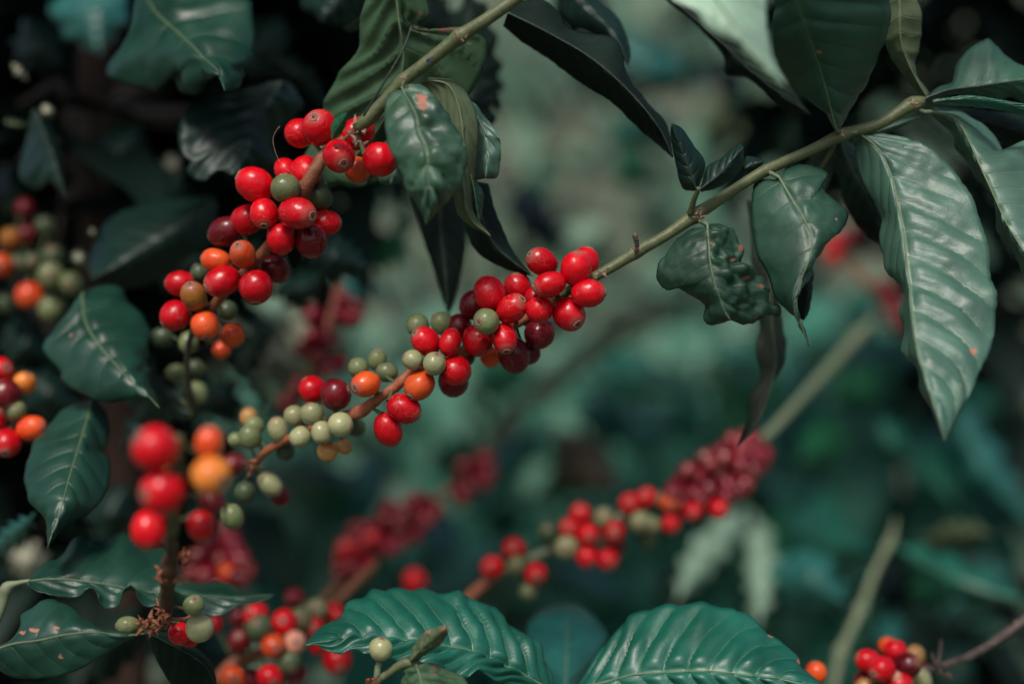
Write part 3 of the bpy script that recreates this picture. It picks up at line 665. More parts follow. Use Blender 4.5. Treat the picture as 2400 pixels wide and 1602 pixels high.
for (x, y, x2, y2, wp, d, lb) in [(720, 560, 860, 625, 110, .86, "dark leaf tip behind the upper cherry cluster, pointing right"), (560, 560, 640, 700, 120, .90, "black leaf behind the middle of the upper cherry cluster"),
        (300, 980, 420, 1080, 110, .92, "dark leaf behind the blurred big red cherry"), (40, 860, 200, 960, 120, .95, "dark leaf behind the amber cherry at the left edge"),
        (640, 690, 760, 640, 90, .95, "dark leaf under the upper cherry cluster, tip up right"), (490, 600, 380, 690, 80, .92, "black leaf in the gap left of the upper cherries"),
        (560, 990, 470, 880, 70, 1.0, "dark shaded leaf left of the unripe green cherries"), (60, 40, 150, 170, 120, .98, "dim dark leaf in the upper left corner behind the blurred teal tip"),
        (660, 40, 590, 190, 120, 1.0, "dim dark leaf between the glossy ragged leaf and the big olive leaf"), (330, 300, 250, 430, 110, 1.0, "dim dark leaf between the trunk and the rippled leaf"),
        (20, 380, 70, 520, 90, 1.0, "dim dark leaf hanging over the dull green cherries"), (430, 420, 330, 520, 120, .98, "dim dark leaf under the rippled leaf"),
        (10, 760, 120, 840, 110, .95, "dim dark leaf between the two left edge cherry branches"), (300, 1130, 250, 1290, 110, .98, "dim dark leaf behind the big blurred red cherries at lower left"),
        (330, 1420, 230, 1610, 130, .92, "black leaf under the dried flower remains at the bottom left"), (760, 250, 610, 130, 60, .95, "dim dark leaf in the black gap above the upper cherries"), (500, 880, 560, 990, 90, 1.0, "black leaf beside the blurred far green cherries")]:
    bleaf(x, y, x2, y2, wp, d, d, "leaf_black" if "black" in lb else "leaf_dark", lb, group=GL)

# ================================================================== UPPER BRANCH (left)
A = Branch("coffee_branch", "green to reddish brown branch from the top centre bearing the upper red cherry cluster", P(1205, 0, .66))
A.stem([(1240, -28, .66, 30), (1205, 0, .66, 30), (1140, 46, .66, 31), (1075, 88, .662, 33), (1005, 143, .664, 31), (945, 190, .666, 31), (900, 240, .668, 32), (858, 283, .67, 34), (836, 302, .672, 30)],
       "stem_green", node=[(1077, 88, .30), (945, 192, .22)])
A.stem([(842, 298, .673, 20), (805, 330, .68, 22), (770, 352, .688, 26), (742, 392, .688, 31), (712, 445, .69, 33), (672, 520, .70, 28), (610, 600, .71, 26), (540, 670, .72, 24), (480, 740, .73, 22), (452, 775, .735, 14)], "stem_wood", name="woody_stem", knots=.25)
A.stem([(452, 775, .735, 14), (440, 820, .76, 13), (440, 880, .78, 12), (455, 960, .82, 12)], "stem_grey", name="woody_stem", knots=.2)
crumb("sheath", A.root, [(840, 303, .655), (832, 316, .656), (838, 330, .657), (846, 322, .656), (850, 335, .656)], "sheath", .0042, 2, 7)
crumb("sheath", A.root, [(1070, 82, .655), (1088, 95, .655)], "sheath", .0025, 5, 4)
crumb("sheath", A.root, [(947, 188, .655), (952, 200, .655)], "sheath", .002, 4, 5)
A.cherries([
 (702, 312, 66, 1.0, "red", 16, 150, -20), (749, 299, 76, 1.1, "red", 0, 115, 62), (794, 366, 72, 1.1, "red", -14, -52, 52), (838, 313, 70, 1.1, "red", 8, 40, -20),
 (891, 374, 77, 1.0, "red", -2, -20, 5), (838, 398, 58, 1.0, "orange", 22, -60, 0), (717, 402, 66, 1.1, "red", 14, 110, -30), (670, 400, 52, 1.1, "red", 22, 120, -20),
 (598, 433, 79, 1.1, "red", 2, 150, 8), (669, 441, 64, 1.0, "green", -8, 96, 18), (748, 459, 56, 1.1, "moss", 18, -60, 0), (619, 500, 62, 1.1, "red", -10, -85, 32),
 (580, 515, 66, 1.1, "red", 6, 200, 0), (697, 500, 73, 1.22, "red", -14, -12, 34), (765, 522, 58, 1.1, "red", 12, 0, -10), (729, 563, 69, 1.1, "dark", -2, -85, 0),
 (658, 559, 63, 1.1, "red", -10, -85, -15), (527, 543, 64, 1.22, "dark", 4, 200, -20), (569, 596, 56, 1.22, "orange", -12, 108, 55), (506, 610, 54, 1.22, "orange", -2, 170, -10),
 (521, 659, 66, 1.22, "red", -10, 205, 22), (600, 672, 76, 1.0, "red", -12, -90, 12), (643, 628, 64, 1.1, "dark", 12, -40, -10), (422, 664, 58, 1.1, "red", 2, 180, 0),
 (454, 694, 57, 1.22, "amber", -10, 96, 42), (411, 739, 69, 1.0, "red", -6, 220, 10), (481, 763, 65, 1.0, "orange", -10, -80, 26), (545, 786, 54, 1.0, "orange", 16, -60, 10),
 (442, 803, 44, 1.1, "green", 12, -90, 0), (519, 820, 40, 1.0, "orange", 34, -60, 0), (468, 640, 42, 1.0, "moss", 20, 120, 0), (533, 728, 44, 1.0, "moss", 24, -30, 0),
 (412, 875, 42, 1.1, "green", 30, 200, 0), (456, 862, 40, 1.1, "moss", 20, 0, 0), (460, 922, 48, 1.1, "green", 20, -60, 0), (380, 790, 44, 1.1, "moss", 30, 180, 0), (430, 960, 42, 1.0, "pale", 10, 200, 0)])
leaf(A.root, [(942, 207), (960, 238), (977, 273), (981, 305), (996, 337), (1002, 368), (1002, 414), (1005, 456), (998, 527)],
     [(942, 210), (910, 217), (900, 252), (902, 298), (910, 344), (928, 379), (945, 421), (960, 456), (981, 487), (998, 527)],
     [(945, 205), (963, 194), (998, 200), (1033, 238), (1068, 291), (1086, 326), (1095, 368), (1089, 414), (1061, 463), (1026, 498), (998, 527)],
     (.655, .640, .632, .632, .640), .008, .010, "leaf_mid", amp=.0032, crump=.0016, crf=125, sides=(.6, 1.2), veins=7, ribw=6, spots=[(991, 240, 12, 20)], jag=.5,
     pet=[(946, 192, .66), (942, 207, .655)], label="green leaf with a pink brown spot hanging in front of the branch")
leaf(A.root, [(1000, 188), (1050, 200), (1075, 250), (1085, 320), (1085, 390), (1088, 450), (1100, 510), (1150, 553)],
     [(985, 195), (1020, 230), (1045, 290), (1050, 350), (1055, 410), (1064, 465), (1085, 515), (1150, 553)],
     [(1005, 183), (1064, 190), (1099, 228), (1116, 280), (1118, 333), (1114, 386), (1107, 440), (1110, 500), (1150, 553)],
     (.668, .665, .662, .66), .004, .010, "leaf_olive", back="leaf_upper", under=True, amp=.0016, veins=9, ribw=6, label="folded olive leaf showing its paler underside")
leaf(A.root, [(1104, 410), (1112, 450), (1118, 490), (1126, 535)], [(1100, 408), (1098, 450), (1100, 490), (1126, 535)], [(1108, 408), (1130, 440), (1136, 462), (1130, 505), (1126, 535)],
     (.668, .668, .668), .01, .01, "leaf_shade", amp=.0006, veins=6, ribw=3)
leaf(A.root, [(1085, 225), (1125, 290), (1140, 350), (1138, 418)], [(1080, 232), (1098, 290), (1105, 360), (1112, 418), (1138, 418)], [(1092, 226), (1142, 276), (1167, 322), (1174, 368), (1168, 412), (1150, 419), (1138, 418)],
     (.69, .685, .68), .015, (.01, -.004, .01), "leaf_silver", amp=.0008, crump=.0012, veins=6, ribw=5, label="grey green glossy leaf behind the olive leaf")
leaf(A.root, [(925, -40), (940, 60), (946, 150), (925, 230), (880, 310), (820, 380), (770, 425)],
     [(870, -40), (852, 20), (844, 70), (842, 116), (805, 161), (780, 203), (762, 245), (750, 300), (740, 360), (745, 410), (770, 425)],
     [(985, -40), (1006, 36), (976, 52), (978, 68), (1002, 74), (1030, 70), (1072, 66), (1118, 84), (1136, 92), (1138, 130), (1128, 168), (1098, 225), (1040, 290), (960, 380), (860, 430), (770, 425)],
     (.69, .70, .71, .725, .735), (.01, .014, .01), .008, "leaf_under", back="leaf_upper", under=True, amp=.0056, veins=7, ribw=8, slope=.26, jag=2.0, spots=[(976, 60, 6, 9), (1000, 75, 16, 4), (1035, 70, 22, 4), (1066, 66, 14, 4), (985, 30, 8, 6)],
     label="big torn olive green leaf seen from below behind the stem")
leaf(A.root, [(760, 310), (750, 370), (765, 440)], [(750, 310), (705, 380), (700, 420), (765, 440)], [(770, 310), (850, 370), (860, 430), (825, 438), (800, 432), (765, 440)], (.73, .725, .72), .01, .01, "leaf_under", back="leaf_upper", under=True, amp=.001, veins=5, ribw=4)
leaf(A.root, [(905, 330), (925, 380), (915, 432)], [(880, 350), (885, 400), (890, 428), (915, 432)], [(930, 340), (955, 390), (945, 425), (915, 432)], (.72, .72, .72), .01, .01, "leaf_silver", amp=.001, veins=5, ribw=4)
leaf(A.root, [(778, 328), (786, 305), (798, 290), (815, 262)], [(776, 326), (776, 296), (790, 272), (815, 262)], [(782, 328), (800, 312), (812, 290), (815, 262)], (.66, .655, .65), .003, .003, "leaf_green", amp=.0005, veins=4, ribw=3, nu=24, nv=5, label="tiny new leaf between the cherries")
A.stem([(965, 62, .655, 5), (945, 115, .654, 5), (905, 185, .654, 6), (852, 272, .66, 6)], "rib_dark", name="twig", seg=6, track=False)
tube("leaf_rim", [P(x, y, .69) for x, y in resample([(656, 296), (648, 306), (640, 325), (645, 355), (660, 385), (690, 412)], 24)], [.00013] * 24, MATS["calyx_ring"], A.root, 5)  # pale rim of the rippled dark leaf, added as a thin tube
ins = empty("insect", P(1005, 141, .648), "tiny blue insect sitting on the green stem beside the olive leaf", "insect")
def ell(name, c, ax, rad, mat, parent):
    V, Fc = lathe([(max(.02, math.sin(math.pi * i / 8)), -math.cos(math.pi * i / 8)) for i in range(9)], 10)
    q = aim(ax); W = [Vector(c) + q @ Vector((v[0] * rad, v[1] * rad, v[2] * rad * 2.4)) for v in V]
    return mesh_obj(name, W, Fc, MATS[mat], parent)
ell("body", P(1005, 141, .647), (1, 0, .75), .0006, "insect_blue", ins)
ell("wing", P(1003, 139, .6462), (1, -.2, .75), .00045, "insect_blue", ins); ell("wing", P(1007, 143, .6465), (1, .2, .75), .00045, "insect_blue", ins)
ell("head", P(1013, 135, .647), (1, 0, .75), .0004, "calyx_core", ins)

# ================================================================== MIDDLE BRANCH
B = Branch("coffee_branch", "long sharp branch crossing from the right, bearing the middle cluster of red cherries", P(2150, 243, .70))
B.stem([(2165, 238, .70, 25.8), (2135, 246, .70, 31.0), (2060, 291, .70, 26.7), (1975, 316, .698, 29.2), (1900, 352, .696, 24.9), (1790, 402, .692, 26.7), (1710, 452, .688, 25.8), (1625, 507, .684, 31.0), (1560, 552, .682, 25.8), (1492, 590, .68, 28.4), (1440, 622, .68, 25.8), (1400, 645, .68, 24.1), (1350, 672, .682, 22.4), (1300, 700, .686, 20.6)],
       "stem_green", node=[(2138, 246, .25), (1972, 316, .22), (1795, 402, .12), (1627, 506, .3), (1490, 592, .18)])
B.stem([(1320, 690, .69, 22), (1240, 740, .70, 22), (1150, 790, .705, 23), (1060, 840, .708, 22), (1000, 858, .708, 22), (965, 872, .706, 24), (930, 903, .706, 24), (890, 932, .708, 24), (850, 960, .712, 30), (815, 975, .716, 30), (750, 998, .724, 20), (690, 1022, .732, 19), (640, 1046, .74, 20), (612, 1068, .746, 15), (590, 1090, .75, 10)],
       "stem_rust", name="woody_stem", knots=.3)
crumb("sheath", B.root, [(1412, 640, .668), (1395, 650, .668), (1422, 632, .67)], "sheath", .0022, 4, 11)
crumb("sheath", B.root, [(1490, 582, .668)], "sheath", .002, 4, 12)
crumb("sheath", B.root, [(1632, 498, .668), (1640, 510, .668)], "sheath", .0024, 6, 13)
crumb("sheath", B.root, [(2134, 240, .68), (2146, 250, .68)], "sheath", .0018, 4, 15)
crumb("sheath", B.root, [(1973, 310, .68), (1798, 398, .675)], "sheath", .0016, 4, 16)
crumb("dried_flower", B.root, [(600, 1080, .742), (588, 1098, .742), (582, 1085, .742)], "stem_rust", .003, 6, 14)
B.stem([(1492, 588, .675, 13), (1493, 572, .672, 10), (1488, 552, .67, 12), (1484, 546, .67, 4)], "stem_grey", name="bud_stub", seg=8, knots=.4, track=False)
B.cherries([
 (1270, 614, 60, 1.22, "red", -4, 148, 32), (1350, 629, 69, 1.1, "red", -8, 82, 14), (1370, 616, 64, 1.1, "red", 6, 70, 0), (1288, 667, 59, 1.22, "red", -16, 196, 12), (1379, 687, 61, 1.22, "red", -10, 4, 6),
 (1333, 736, 72, 1.1, "red", -12, -50, 42), (1148, 688, 71, 1.1, "red", -14, 112, -8), (1213, 674, 60, 1.1, "pink" if False else "red", 8, 95, 10), (1114, 714, 64, 1.1, "dark", 8, 200, -10), (1200, 723, 62, 1.22, "red", -20, 42, 38),
 (1254, 698, 50, 1.0, "red", 4, 60, -30), (1264, 725, 59, 1.0, "red", -20, -75, 0), (1140, 753, 58, 1.0, "green", -26, 186, 55), (1183, 793, 58, 1.22, "red", -20, -82, 36), (1264, 781, 68, 1.0, "dark", 2, -30, 0),
 (1119, 797, 70, 1.0, "red", -6, -90, -20), (1205, 832, 72, 1.1, "dark", -4, -80, -20), (1240, 826, 52, 1.0, "dark", 12, -50, 0), (1150, 836, 46, 1.0, "orange", 16, -90, 0), (1055, 801, 50, 1.22, "red", -12, 72, -20), (998, 799, 62, 1.1, "red", -8, 142, 30),
 (980, 762, 50, 1.0, "green", 12, 100, 0), (1037, 758, 48, 1.1, "green", 10, 140, 20), (1077, 764, 54, 1.0, "dark", 10, 80, 0), (1090, 834, 46, 1.0, "dark", 14, -80, 0), (1068, 868, 68, 1.0, "red", -10, -30, 0), (1062, 894, 68, 1.0, "dark", 6, -90, 0),
 (967, 843, 46, 1.0, "pale", -12, 152, 22), (1018, 852, 52, 1.0, "pale", -18, 72, 30), (983, 902, 65, 1.1, "orange", -8, -128, 24), (857, 900, 60, 1.1, "orange", -10, 200, 48), (840, 862, 46, 1.0, "green", 12, 120, 0), (884, 843, 42, 1.1, "green", 14, 85, 20),
 (907, 872, 44, 1.1, "green", 10, -10, 0), (947, 957, 62, 1.22, "red", -6, -25, 0), (910, 1006, 62, 1.22, "red", -4, -68, -10), (787, 924, 68, 1.0, "dark", -6, 20, 10), (732, 912, 60, 1.0, "red", 4, 130, 0), (730, 969, 50, 1.0, "pale", -12, 110, 20),
 (690, 974, 47, 1.0, "pale", -2, 150, 0), (798, 995, 56, 1.0, "pale", -14, -20, 10), (754, 1013, 46, 1.1, "pale", -14, -85, 20), (704, 1023, 45, 1.1, "pale", -16, 210, 20), (652, 1006, 45, 1.22, "pale", 0, 100, 10), (596, 998, 44, 1.0, "green", 4, 90, 0),
 (586, 1023, 48, 1.1, "green", -2, -90, 0), (554, 1030, 34, 1.1, "green", 6, 180, 0), (583, 977, 40, 1.1, "tan", 10, 100, 0), (768, 1057, 46, 1.0, "tan", -4, -85, 10), (808, 1047, 34, 1.0, "tan", 2, -70, 0), (835, 1000, 42, 1.0, "moss", 14, -70, 0), (668, 1056, 40, 1.0, "moss", 10, -90, 0),
 (633, 1134, 50, 1.22, "pale", 4, -40, 10), (656, 1162, 44, 1.0, "dark", 14, -60, 0), (575, 1152, 48, 1.0, "moss", 10, -90, 0)])
leaf(B.root, [(2010, 309), (2060, 352), (2087, 410), (2105, 490), (2118, 560), (2127, 640), (2135, 720), (2146, 800), (2165, 870), (2190, 950), (2215, 1034)],
     [(2010, 311), (2003, 360), (2012, 395), (2032, 440), (2050, 490), (2067, 520), (2062, 580), (2070, 620), (2100, 660), (2115, 700), (2110, 770), (2120, 830), (2140, 860), (2160, 910), (2190, 985), (2215, 1034)],
     [(2016, 310), (2080, 312), (2140, 325), (2180, 350), (2240, 400), (2290, 490), (2312, 560), (2325, 640), (2338, 730), (2325, 800), (2310, 850), (2290, 890), (2270, 930), (2250, 965), (2235, 1000), (2215, 1034)],
     (.70, .685, .66, .63, .605), (.008, .022, .022, .012), (.004, .004, .010, .008), "leaf_silver", amp=.0036, crump=.0005, crf=200, veins=12, fine=1.0, cup=1.1, sides=(.25, 1.0), wave=.0012, nwave=7, ribw=9, nv=18, nu=120, jag=1.6,
     spots=[(2281, 825, 8, 8), (2247, 905, 7, 3)], pet=[(1980, 314, .697), (2010, 309, .695)], label="large grey green leaf with a pink spot near its tip")
leaf(B.root, [(1826, 416), (1850, 455), (1880, 505), (1902, 553), (1897, 605), (1876, 658), (1862, 710), (1872, 755), (1896, 812)],
     [(1815, 420), (1775, 423), (1759, 474), (1763, 541), (1775, 602), (1801, 643), (1816, 694), (1847, 730), (1878, 755), (1896, 812)],
     [(1832, 412), (1847, 388), (1903, 385), (1944, 408), (1930, 425), (1939, 454), (1985, 490), (1980, 536), (1949, 556), (1918, 602), (1893, 602), (1908, 638), (1885, 660), (1865, 673), (1865, 724), (1885, 765), (1896, 812)],
     (.686, .672, .664, .66, .66), (.012, .018, .014), (.012, .016, .008), "leaf_upper", amp=.0022, crump=.0009, crf=150, veins=7, ribw=9, jag=2.0, fine=.4, sides=(.4, 1.1), spots=[(1958, 515, 5, 5)],
     pet=[(1800, 402, .69), (1826, 416, .686)], label="dark green leaf with a torn right side")
leaf(B.root, [(1658, 526), (1662, 580), (1670, 640), (1685, 690), (1700, 730), (1712, 750)],
     [(1650, 533), (1620, 535), (1585, 560), (1560, 595), (1545, 610), (1538, 655), (1560, 680), (1590, 675), (1620, 690), (1640, 705), (1652, 720), (1650, 745), (1668, 762), (1712, 750)],
     [(1666, 524), (1700, 530), (1720, 545), (1740, 580), (1745, 620), (1765, 625), (1790, 640), (1800, 690), (1830, 720), (1825, 745), (1790, 748), (1770, 755), (1740, 757), (1712, 750)],
     (.678, .668, .664, .664), (.008, .014, .014), (.008, .016, .020), "leaf_worn", amp=.0020, crump=.0034, crf=140, sides=(.25, 1.15), veins=8, ribw=10, nv=26, nu=90, jag=2.2,
     spots=[(1712, 610, 9, 4), (1735, 580, 4, 8), (1750, 650, 9, 4), (1776, 672, 4, 8), (1768, 735, 5, 3)],
     pet=[(1632, 512, .684), (1650, 522, .68), (1658, 526, .678)], label="crumpled blistered leaf with reddish brown scars")
B.stem([(1618, 500, .68, 16), (1626, 470, .675, 13), (1638, 440, .67, 11)], "stem_green", name="side_stalk", seg=8, track=False)
leaf(B.root, [(1632, 444), (1608, 375), (1574, 288)], [(1626, 448), (1599, 439), (1584, 383), (1570, 320), (1574, 288)], [(1640, 436), (1652, 383), (1628, 342), (1600, 301), (1574, 288)], (.67, .668, .665), .006, .008, "leaf_dark", amp=.0006, ribw=4, veins=6, label="small dark folded leaf standing above the branch")
leaf(B.root, [(1640, 444), (1690, 405), (1742, 345)], [(1642, 438), (1655, 392), (1690, 370), (1712, 350), (1735, 337), (1742, 345)], [(1644, 450), (1680, 442), (1722, 415), (1742, 385), (1742, 345)], (.67, .668, .668), .006, .008, "leaf_dark", amp=.0006, ribw=4, veins=6, label="small dark leaf leaning right above the branch")
leaf(B.root, [(1745, 395), (1765, 385), (1790, 378)], [(1742, 385), (1750, 366), (1778, 370), (1790, 378)], [(1746, 402), (1760, 415), (1785, 408), (1790, 378)], (.70, .70, .70), .006, .006, "leaf_dark", amp=.0005, ribw=3, veins=4, nu=24)
leaf(B.root, [(1770, 470), (1800, 600), (1810, 760), (1818, 850), (1800, 930), (1770, 1000), (1728, 1048)],
     [(1752, 470), (1760, 600), (1778, 750), (1770, 800), (1780, 875), (1757, 933), (1748, 990), (1728, 1048)],
     [(1790, 470), (1825, 600), (1834, 760), (1847, 801), (1832, 862), (1803, 928), (1779, 990), (1728, 1048)],
     (.76, .755, .75, .74), .006, .008, "leaf_dusk", amp=.0008, crump=.0012, crf=70, wave=.0006, veins=9, ribw=6, label="narrow twisted dark leaf hanging below the crumpled one")
leaf(B.root, [(1890, 640), (1895, 690), (1885, 750)], [(1870, 640), (1868, 700), (1870, 745), (1885, 750)], [(1908, 640), (1905, 690), (1898, 730), (1885, 750)], (.70, .70, .70), .006, .008, "leaf_black", amp=.0008, ribw=3, veins=5, nu=30)
leaf(B.root, [(1970, 330), (2000, 400), (2040, 480), (2070, 580)], [(1950, 340), (1965, 430), (2000, 520), (2070, 580)], [(1990, 330), (2050, 400), (2075, 480), (2070, 580)], (.73, .735, .74), .01, .01, "leaf_black", amp=.001, ribw=4, veins=7)
B.stem([(1960, 325, .70, 12), (1945, 360, .705, 11), (1922, 398, .71, 9)], "stem_green", name="side_stalk", seg=8, track=False)
leaf(B.root, [(2184, 262), (2240, 280), (2278, 345), (2316, 429), (2367, 536), (2440, 650)],
     [(2182, 268), (2215, 300), (2240, 345), (2276, 400), (2312, 445), (2335, 490), (2340, 540), (2370, 595), (2430, 680), (2440, 650)],
     [(2190, 257), (2260, 262), (2300, 285), (2318, 310), (2345, 335), (2362, 350), (2400, 330), (2450, 335), (2500, 450), (2470, 600), (2440, 650)],
     (.70, .695, .685, .675, .66), (.012, .024, .02), (.01, .02, .01), "leaf_silver", amp=.0018, veins=12, fine=.8, wave=.001, ribw=9, spots=[(2355, 342, 10, 4)],
     pet=[(2145, 250, .70), (2165, 262, .70), (2184, 262, .70)], label="pale leaf with a burnt notch at the right edge")
leaf(B.root, [(2180, 226), (2225, 212), (2300, 202), (2400, 188), (2470, 180)], [(2182, 220), (2200, 206), (2218, 202), (2236, 190), (2243, 150), (2273, 113), (2300, 98), (2317, 91), (2340, 112), (2372, 144), (2420, 165), (2470, 180)],
     [(2184, 230), (2250, 219), (2335, 236), (2372, 226), (2420, 250), (2470, 180)], (.70, .70, .70, .70), (.012, .02, .012), .01, "leaf_upper", back="leaf_upper", under=True, amp=.0010, veins=8, ribw=8, ribmat="rib_dark", jag=2.0,
     pet=[(2145, 242, .70), (2180, 226, .70)], label="bright green leaf with a nibbled upper edge at the right edge")
leaf(B.root, [(2186, 238), (2270, 232), (2340, 240), (2440, 262)], [(2186, 234), (2270, 224), (2345, 234), (2440, 250)], [(2188, 242), (2270, 250), (2350, 262), (2440, 280)], (.69, .685, .68), .0, .008, "leaf_teal", amp=.0008, ribw=5, veins=7, label="narrow teal leaf below the bright green one")
leaf(B.root, [(2190, 255), (2290, 280), (2440, 320)], [(2190, 248), (2290, 255), (2440, 275)], [(2190, 262), (2290, 310), (2440, 380)], (.73, .73, .73), .01, .02, "leaf_black", amp=.001, ribw=5, veins=7)
leaf(B.root, [(1962, 306), (1953, 277), (1928, 183), (1902, 106), (1881, 43), (1864, 0), (1850, -60)],
     [(1958, 306), (1928, 262), (1868, 217), (1838, 183), (1817, 128), (1809, 64), (1813, 0), (1820, -60)],
     [(1966, 304), (1975, 292), (1996, 255), (2030, 204), (2056, 140), (2085, 64), (2085, 0), (2060, -60)], (.69, .67, .64, .62), .015, (.015, .03, .03), "leaf_upper", amp=.0022, veins=7, ribw=8, spots=[(1922, 122, 6, 6)], slope=-.10,
     pet=[(1968, 314, .697), (1962, 306, .69)], label="broad dark green leaf with one pale spot rising from the branch")
leaf(B.root, [(2172, 226), (2150, 190), (2125, 140), (2110, 90), (2108, 0), (2100, -50)], [(2160, 228), (2124, 183), (2098, 149), (2076, 106), (2070, 64), (2077, 0), (2080, -50)],
     [(2179, 222), (2149, 179), (2143, 140), (2153, 106), (2158, 34), (2145, 0), (2120, -50)], (.70, .695, .69, .69), .012, .008, "leaf_olive", back="leaf_upper", under=True, amp=.0010, veins=7, ribw=6, slope=-.1, label="upright olive leaf at the end of the branch")
leaf(B.root, [(2050, 310), (2110, 290), (2170, 268)], [(2048, 306), (2110, 282), (2170, 268)], [(2052, 316), (2112, 298), (2170, 268)], (.71, .71, .71), .004, .004, "leaf_silver", amp=.0003, ribw=3, nu=24, nv=5)

# leaves hanging near the middle, free of any branch in view
GM2 = "dark leaves hanging round the bright gap"
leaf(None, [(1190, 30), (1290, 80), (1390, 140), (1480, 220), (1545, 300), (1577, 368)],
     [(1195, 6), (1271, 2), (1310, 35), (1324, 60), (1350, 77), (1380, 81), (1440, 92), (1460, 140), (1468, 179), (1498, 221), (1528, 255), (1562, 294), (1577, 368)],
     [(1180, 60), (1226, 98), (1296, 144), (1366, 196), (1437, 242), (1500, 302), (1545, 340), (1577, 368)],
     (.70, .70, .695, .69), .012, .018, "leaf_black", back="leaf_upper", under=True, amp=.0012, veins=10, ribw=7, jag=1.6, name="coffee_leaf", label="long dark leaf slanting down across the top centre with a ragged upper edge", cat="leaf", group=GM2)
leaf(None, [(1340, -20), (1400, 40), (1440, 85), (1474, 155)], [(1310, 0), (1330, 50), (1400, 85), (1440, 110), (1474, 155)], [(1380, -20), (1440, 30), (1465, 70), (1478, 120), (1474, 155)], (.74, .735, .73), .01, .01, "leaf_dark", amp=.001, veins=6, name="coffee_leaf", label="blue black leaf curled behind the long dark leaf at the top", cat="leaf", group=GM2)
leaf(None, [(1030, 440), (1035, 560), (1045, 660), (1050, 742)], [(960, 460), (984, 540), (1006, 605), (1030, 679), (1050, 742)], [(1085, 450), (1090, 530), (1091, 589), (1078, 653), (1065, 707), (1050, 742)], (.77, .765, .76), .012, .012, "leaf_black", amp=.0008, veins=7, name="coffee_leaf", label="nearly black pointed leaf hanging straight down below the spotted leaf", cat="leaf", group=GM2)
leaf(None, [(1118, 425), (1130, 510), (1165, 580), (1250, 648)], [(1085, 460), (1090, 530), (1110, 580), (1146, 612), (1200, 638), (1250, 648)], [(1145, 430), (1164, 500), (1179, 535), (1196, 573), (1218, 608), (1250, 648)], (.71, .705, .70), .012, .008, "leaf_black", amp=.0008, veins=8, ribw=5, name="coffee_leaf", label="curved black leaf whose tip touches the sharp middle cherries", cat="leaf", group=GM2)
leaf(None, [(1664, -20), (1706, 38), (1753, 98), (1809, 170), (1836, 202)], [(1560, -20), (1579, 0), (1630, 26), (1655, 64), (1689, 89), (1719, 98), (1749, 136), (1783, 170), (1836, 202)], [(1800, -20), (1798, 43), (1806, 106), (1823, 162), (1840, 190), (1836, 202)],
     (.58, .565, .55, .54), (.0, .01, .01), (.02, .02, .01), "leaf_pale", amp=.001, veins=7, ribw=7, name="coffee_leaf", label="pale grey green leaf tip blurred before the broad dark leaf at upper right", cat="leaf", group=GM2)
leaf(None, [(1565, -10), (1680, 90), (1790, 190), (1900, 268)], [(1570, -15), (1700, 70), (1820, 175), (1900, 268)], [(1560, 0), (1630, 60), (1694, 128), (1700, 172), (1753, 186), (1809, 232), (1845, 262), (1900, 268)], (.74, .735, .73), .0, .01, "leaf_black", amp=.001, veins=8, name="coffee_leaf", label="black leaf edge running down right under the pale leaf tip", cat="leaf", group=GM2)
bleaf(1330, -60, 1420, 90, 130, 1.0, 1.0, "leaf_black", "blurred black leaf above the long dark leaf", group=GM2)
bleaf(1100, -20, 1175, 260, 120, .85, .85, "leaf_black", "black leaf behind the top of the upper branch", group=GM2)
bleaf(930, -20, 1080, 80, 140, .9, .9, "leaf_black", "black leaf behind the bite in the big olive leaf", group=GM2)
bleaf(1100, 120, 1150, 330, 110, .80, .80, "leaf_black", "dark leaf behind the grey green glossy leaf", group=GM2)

# ================================================================== NEAR BLURRED BRANCH (lower left)
C = Branch("coffee_branch", "short upright twig at lower left with big blurred red and orange cherries", P(385, 1445, .665))
C.stem([(415, 1020, .54, 30), (410, 1110, .545, 34), (404, 1180, .56, 36), (402, 1240, .585, 36)], "stem_green", name="green_stem", knots=.1)
C.stem([(402, 1235, .584, 32), (400, 1290, .615, 30), (394, 1345, .63, 30), (391, 1400, .65, 31), (386, 1445, .665, 31), (370, 1472, .668, 22)], "stem_dark", knots=.5, node=[(400, 1325, .3), (392, 1350, .25)])
crumb("dried_flower", C.root, [(378, 1338, .625), (372, 1345, .625), (425, 1312, .62), (440, 1310, .62), (420, 1355, .63), (432, 1362, .63)], "stem_rust", .0035, 6, 21)
crumb("dried_flower", C.root, [(352, 1450, .655), (370, 1440, .655), (345, 1462, .655), (368, 1460, .655), (385, 1455, .655), (360, 1470, .655), (340, 1455, .656), (398, 1440, .655), (378, 1430, .655)], "stem_wood", .004, 8, 22)
C.cherries([
 (363, 1050, 100, 1.0, "red", -12, 140, 30), (380, 1153, 98, 1.0, "red", -20, 180, 50), (349, 1240, 78, 1.1, "red", -20, -80, 20), (490, 1038, 60, 1.22, "orange", 6, 85, 0), (495, 1113, 86, 1.0, "yellow", -10, -20, 40),
 (405, 1106, 44, 1.22, "yellow", 6, 100, 0), (544, 1090, 52, 1.1, "dark", 30, 20, 0), (497, 1175, 52, 1.1, "dark", 10, -30, 0), (472, 1231, 60, 1.1, "red", -5, -80, 10), (544, 1209, 50, 1.1, "green", 60, -70, 0),
 (454, 1417, 46, 1.0, "green", 0, 70, 40), (468, 1471, 62, 1.0, "pale", -4, -35, 5), (300, 1465, 42, 1.22, "green", 2, 178, 10), (421, 1484, 50, 1.0, "red", 10, -80, 0), (445, 1492, 44, 1.0, "red", 16, -60, 0)])
C.stem([(388, 1448, .662, 10), (415, 1450, .662, 9), (440, 1448, .663, 10), (452, 1432, .664, 7)], "stem_wood", name="side_stalk", seg=8, knots=.35, track=False)
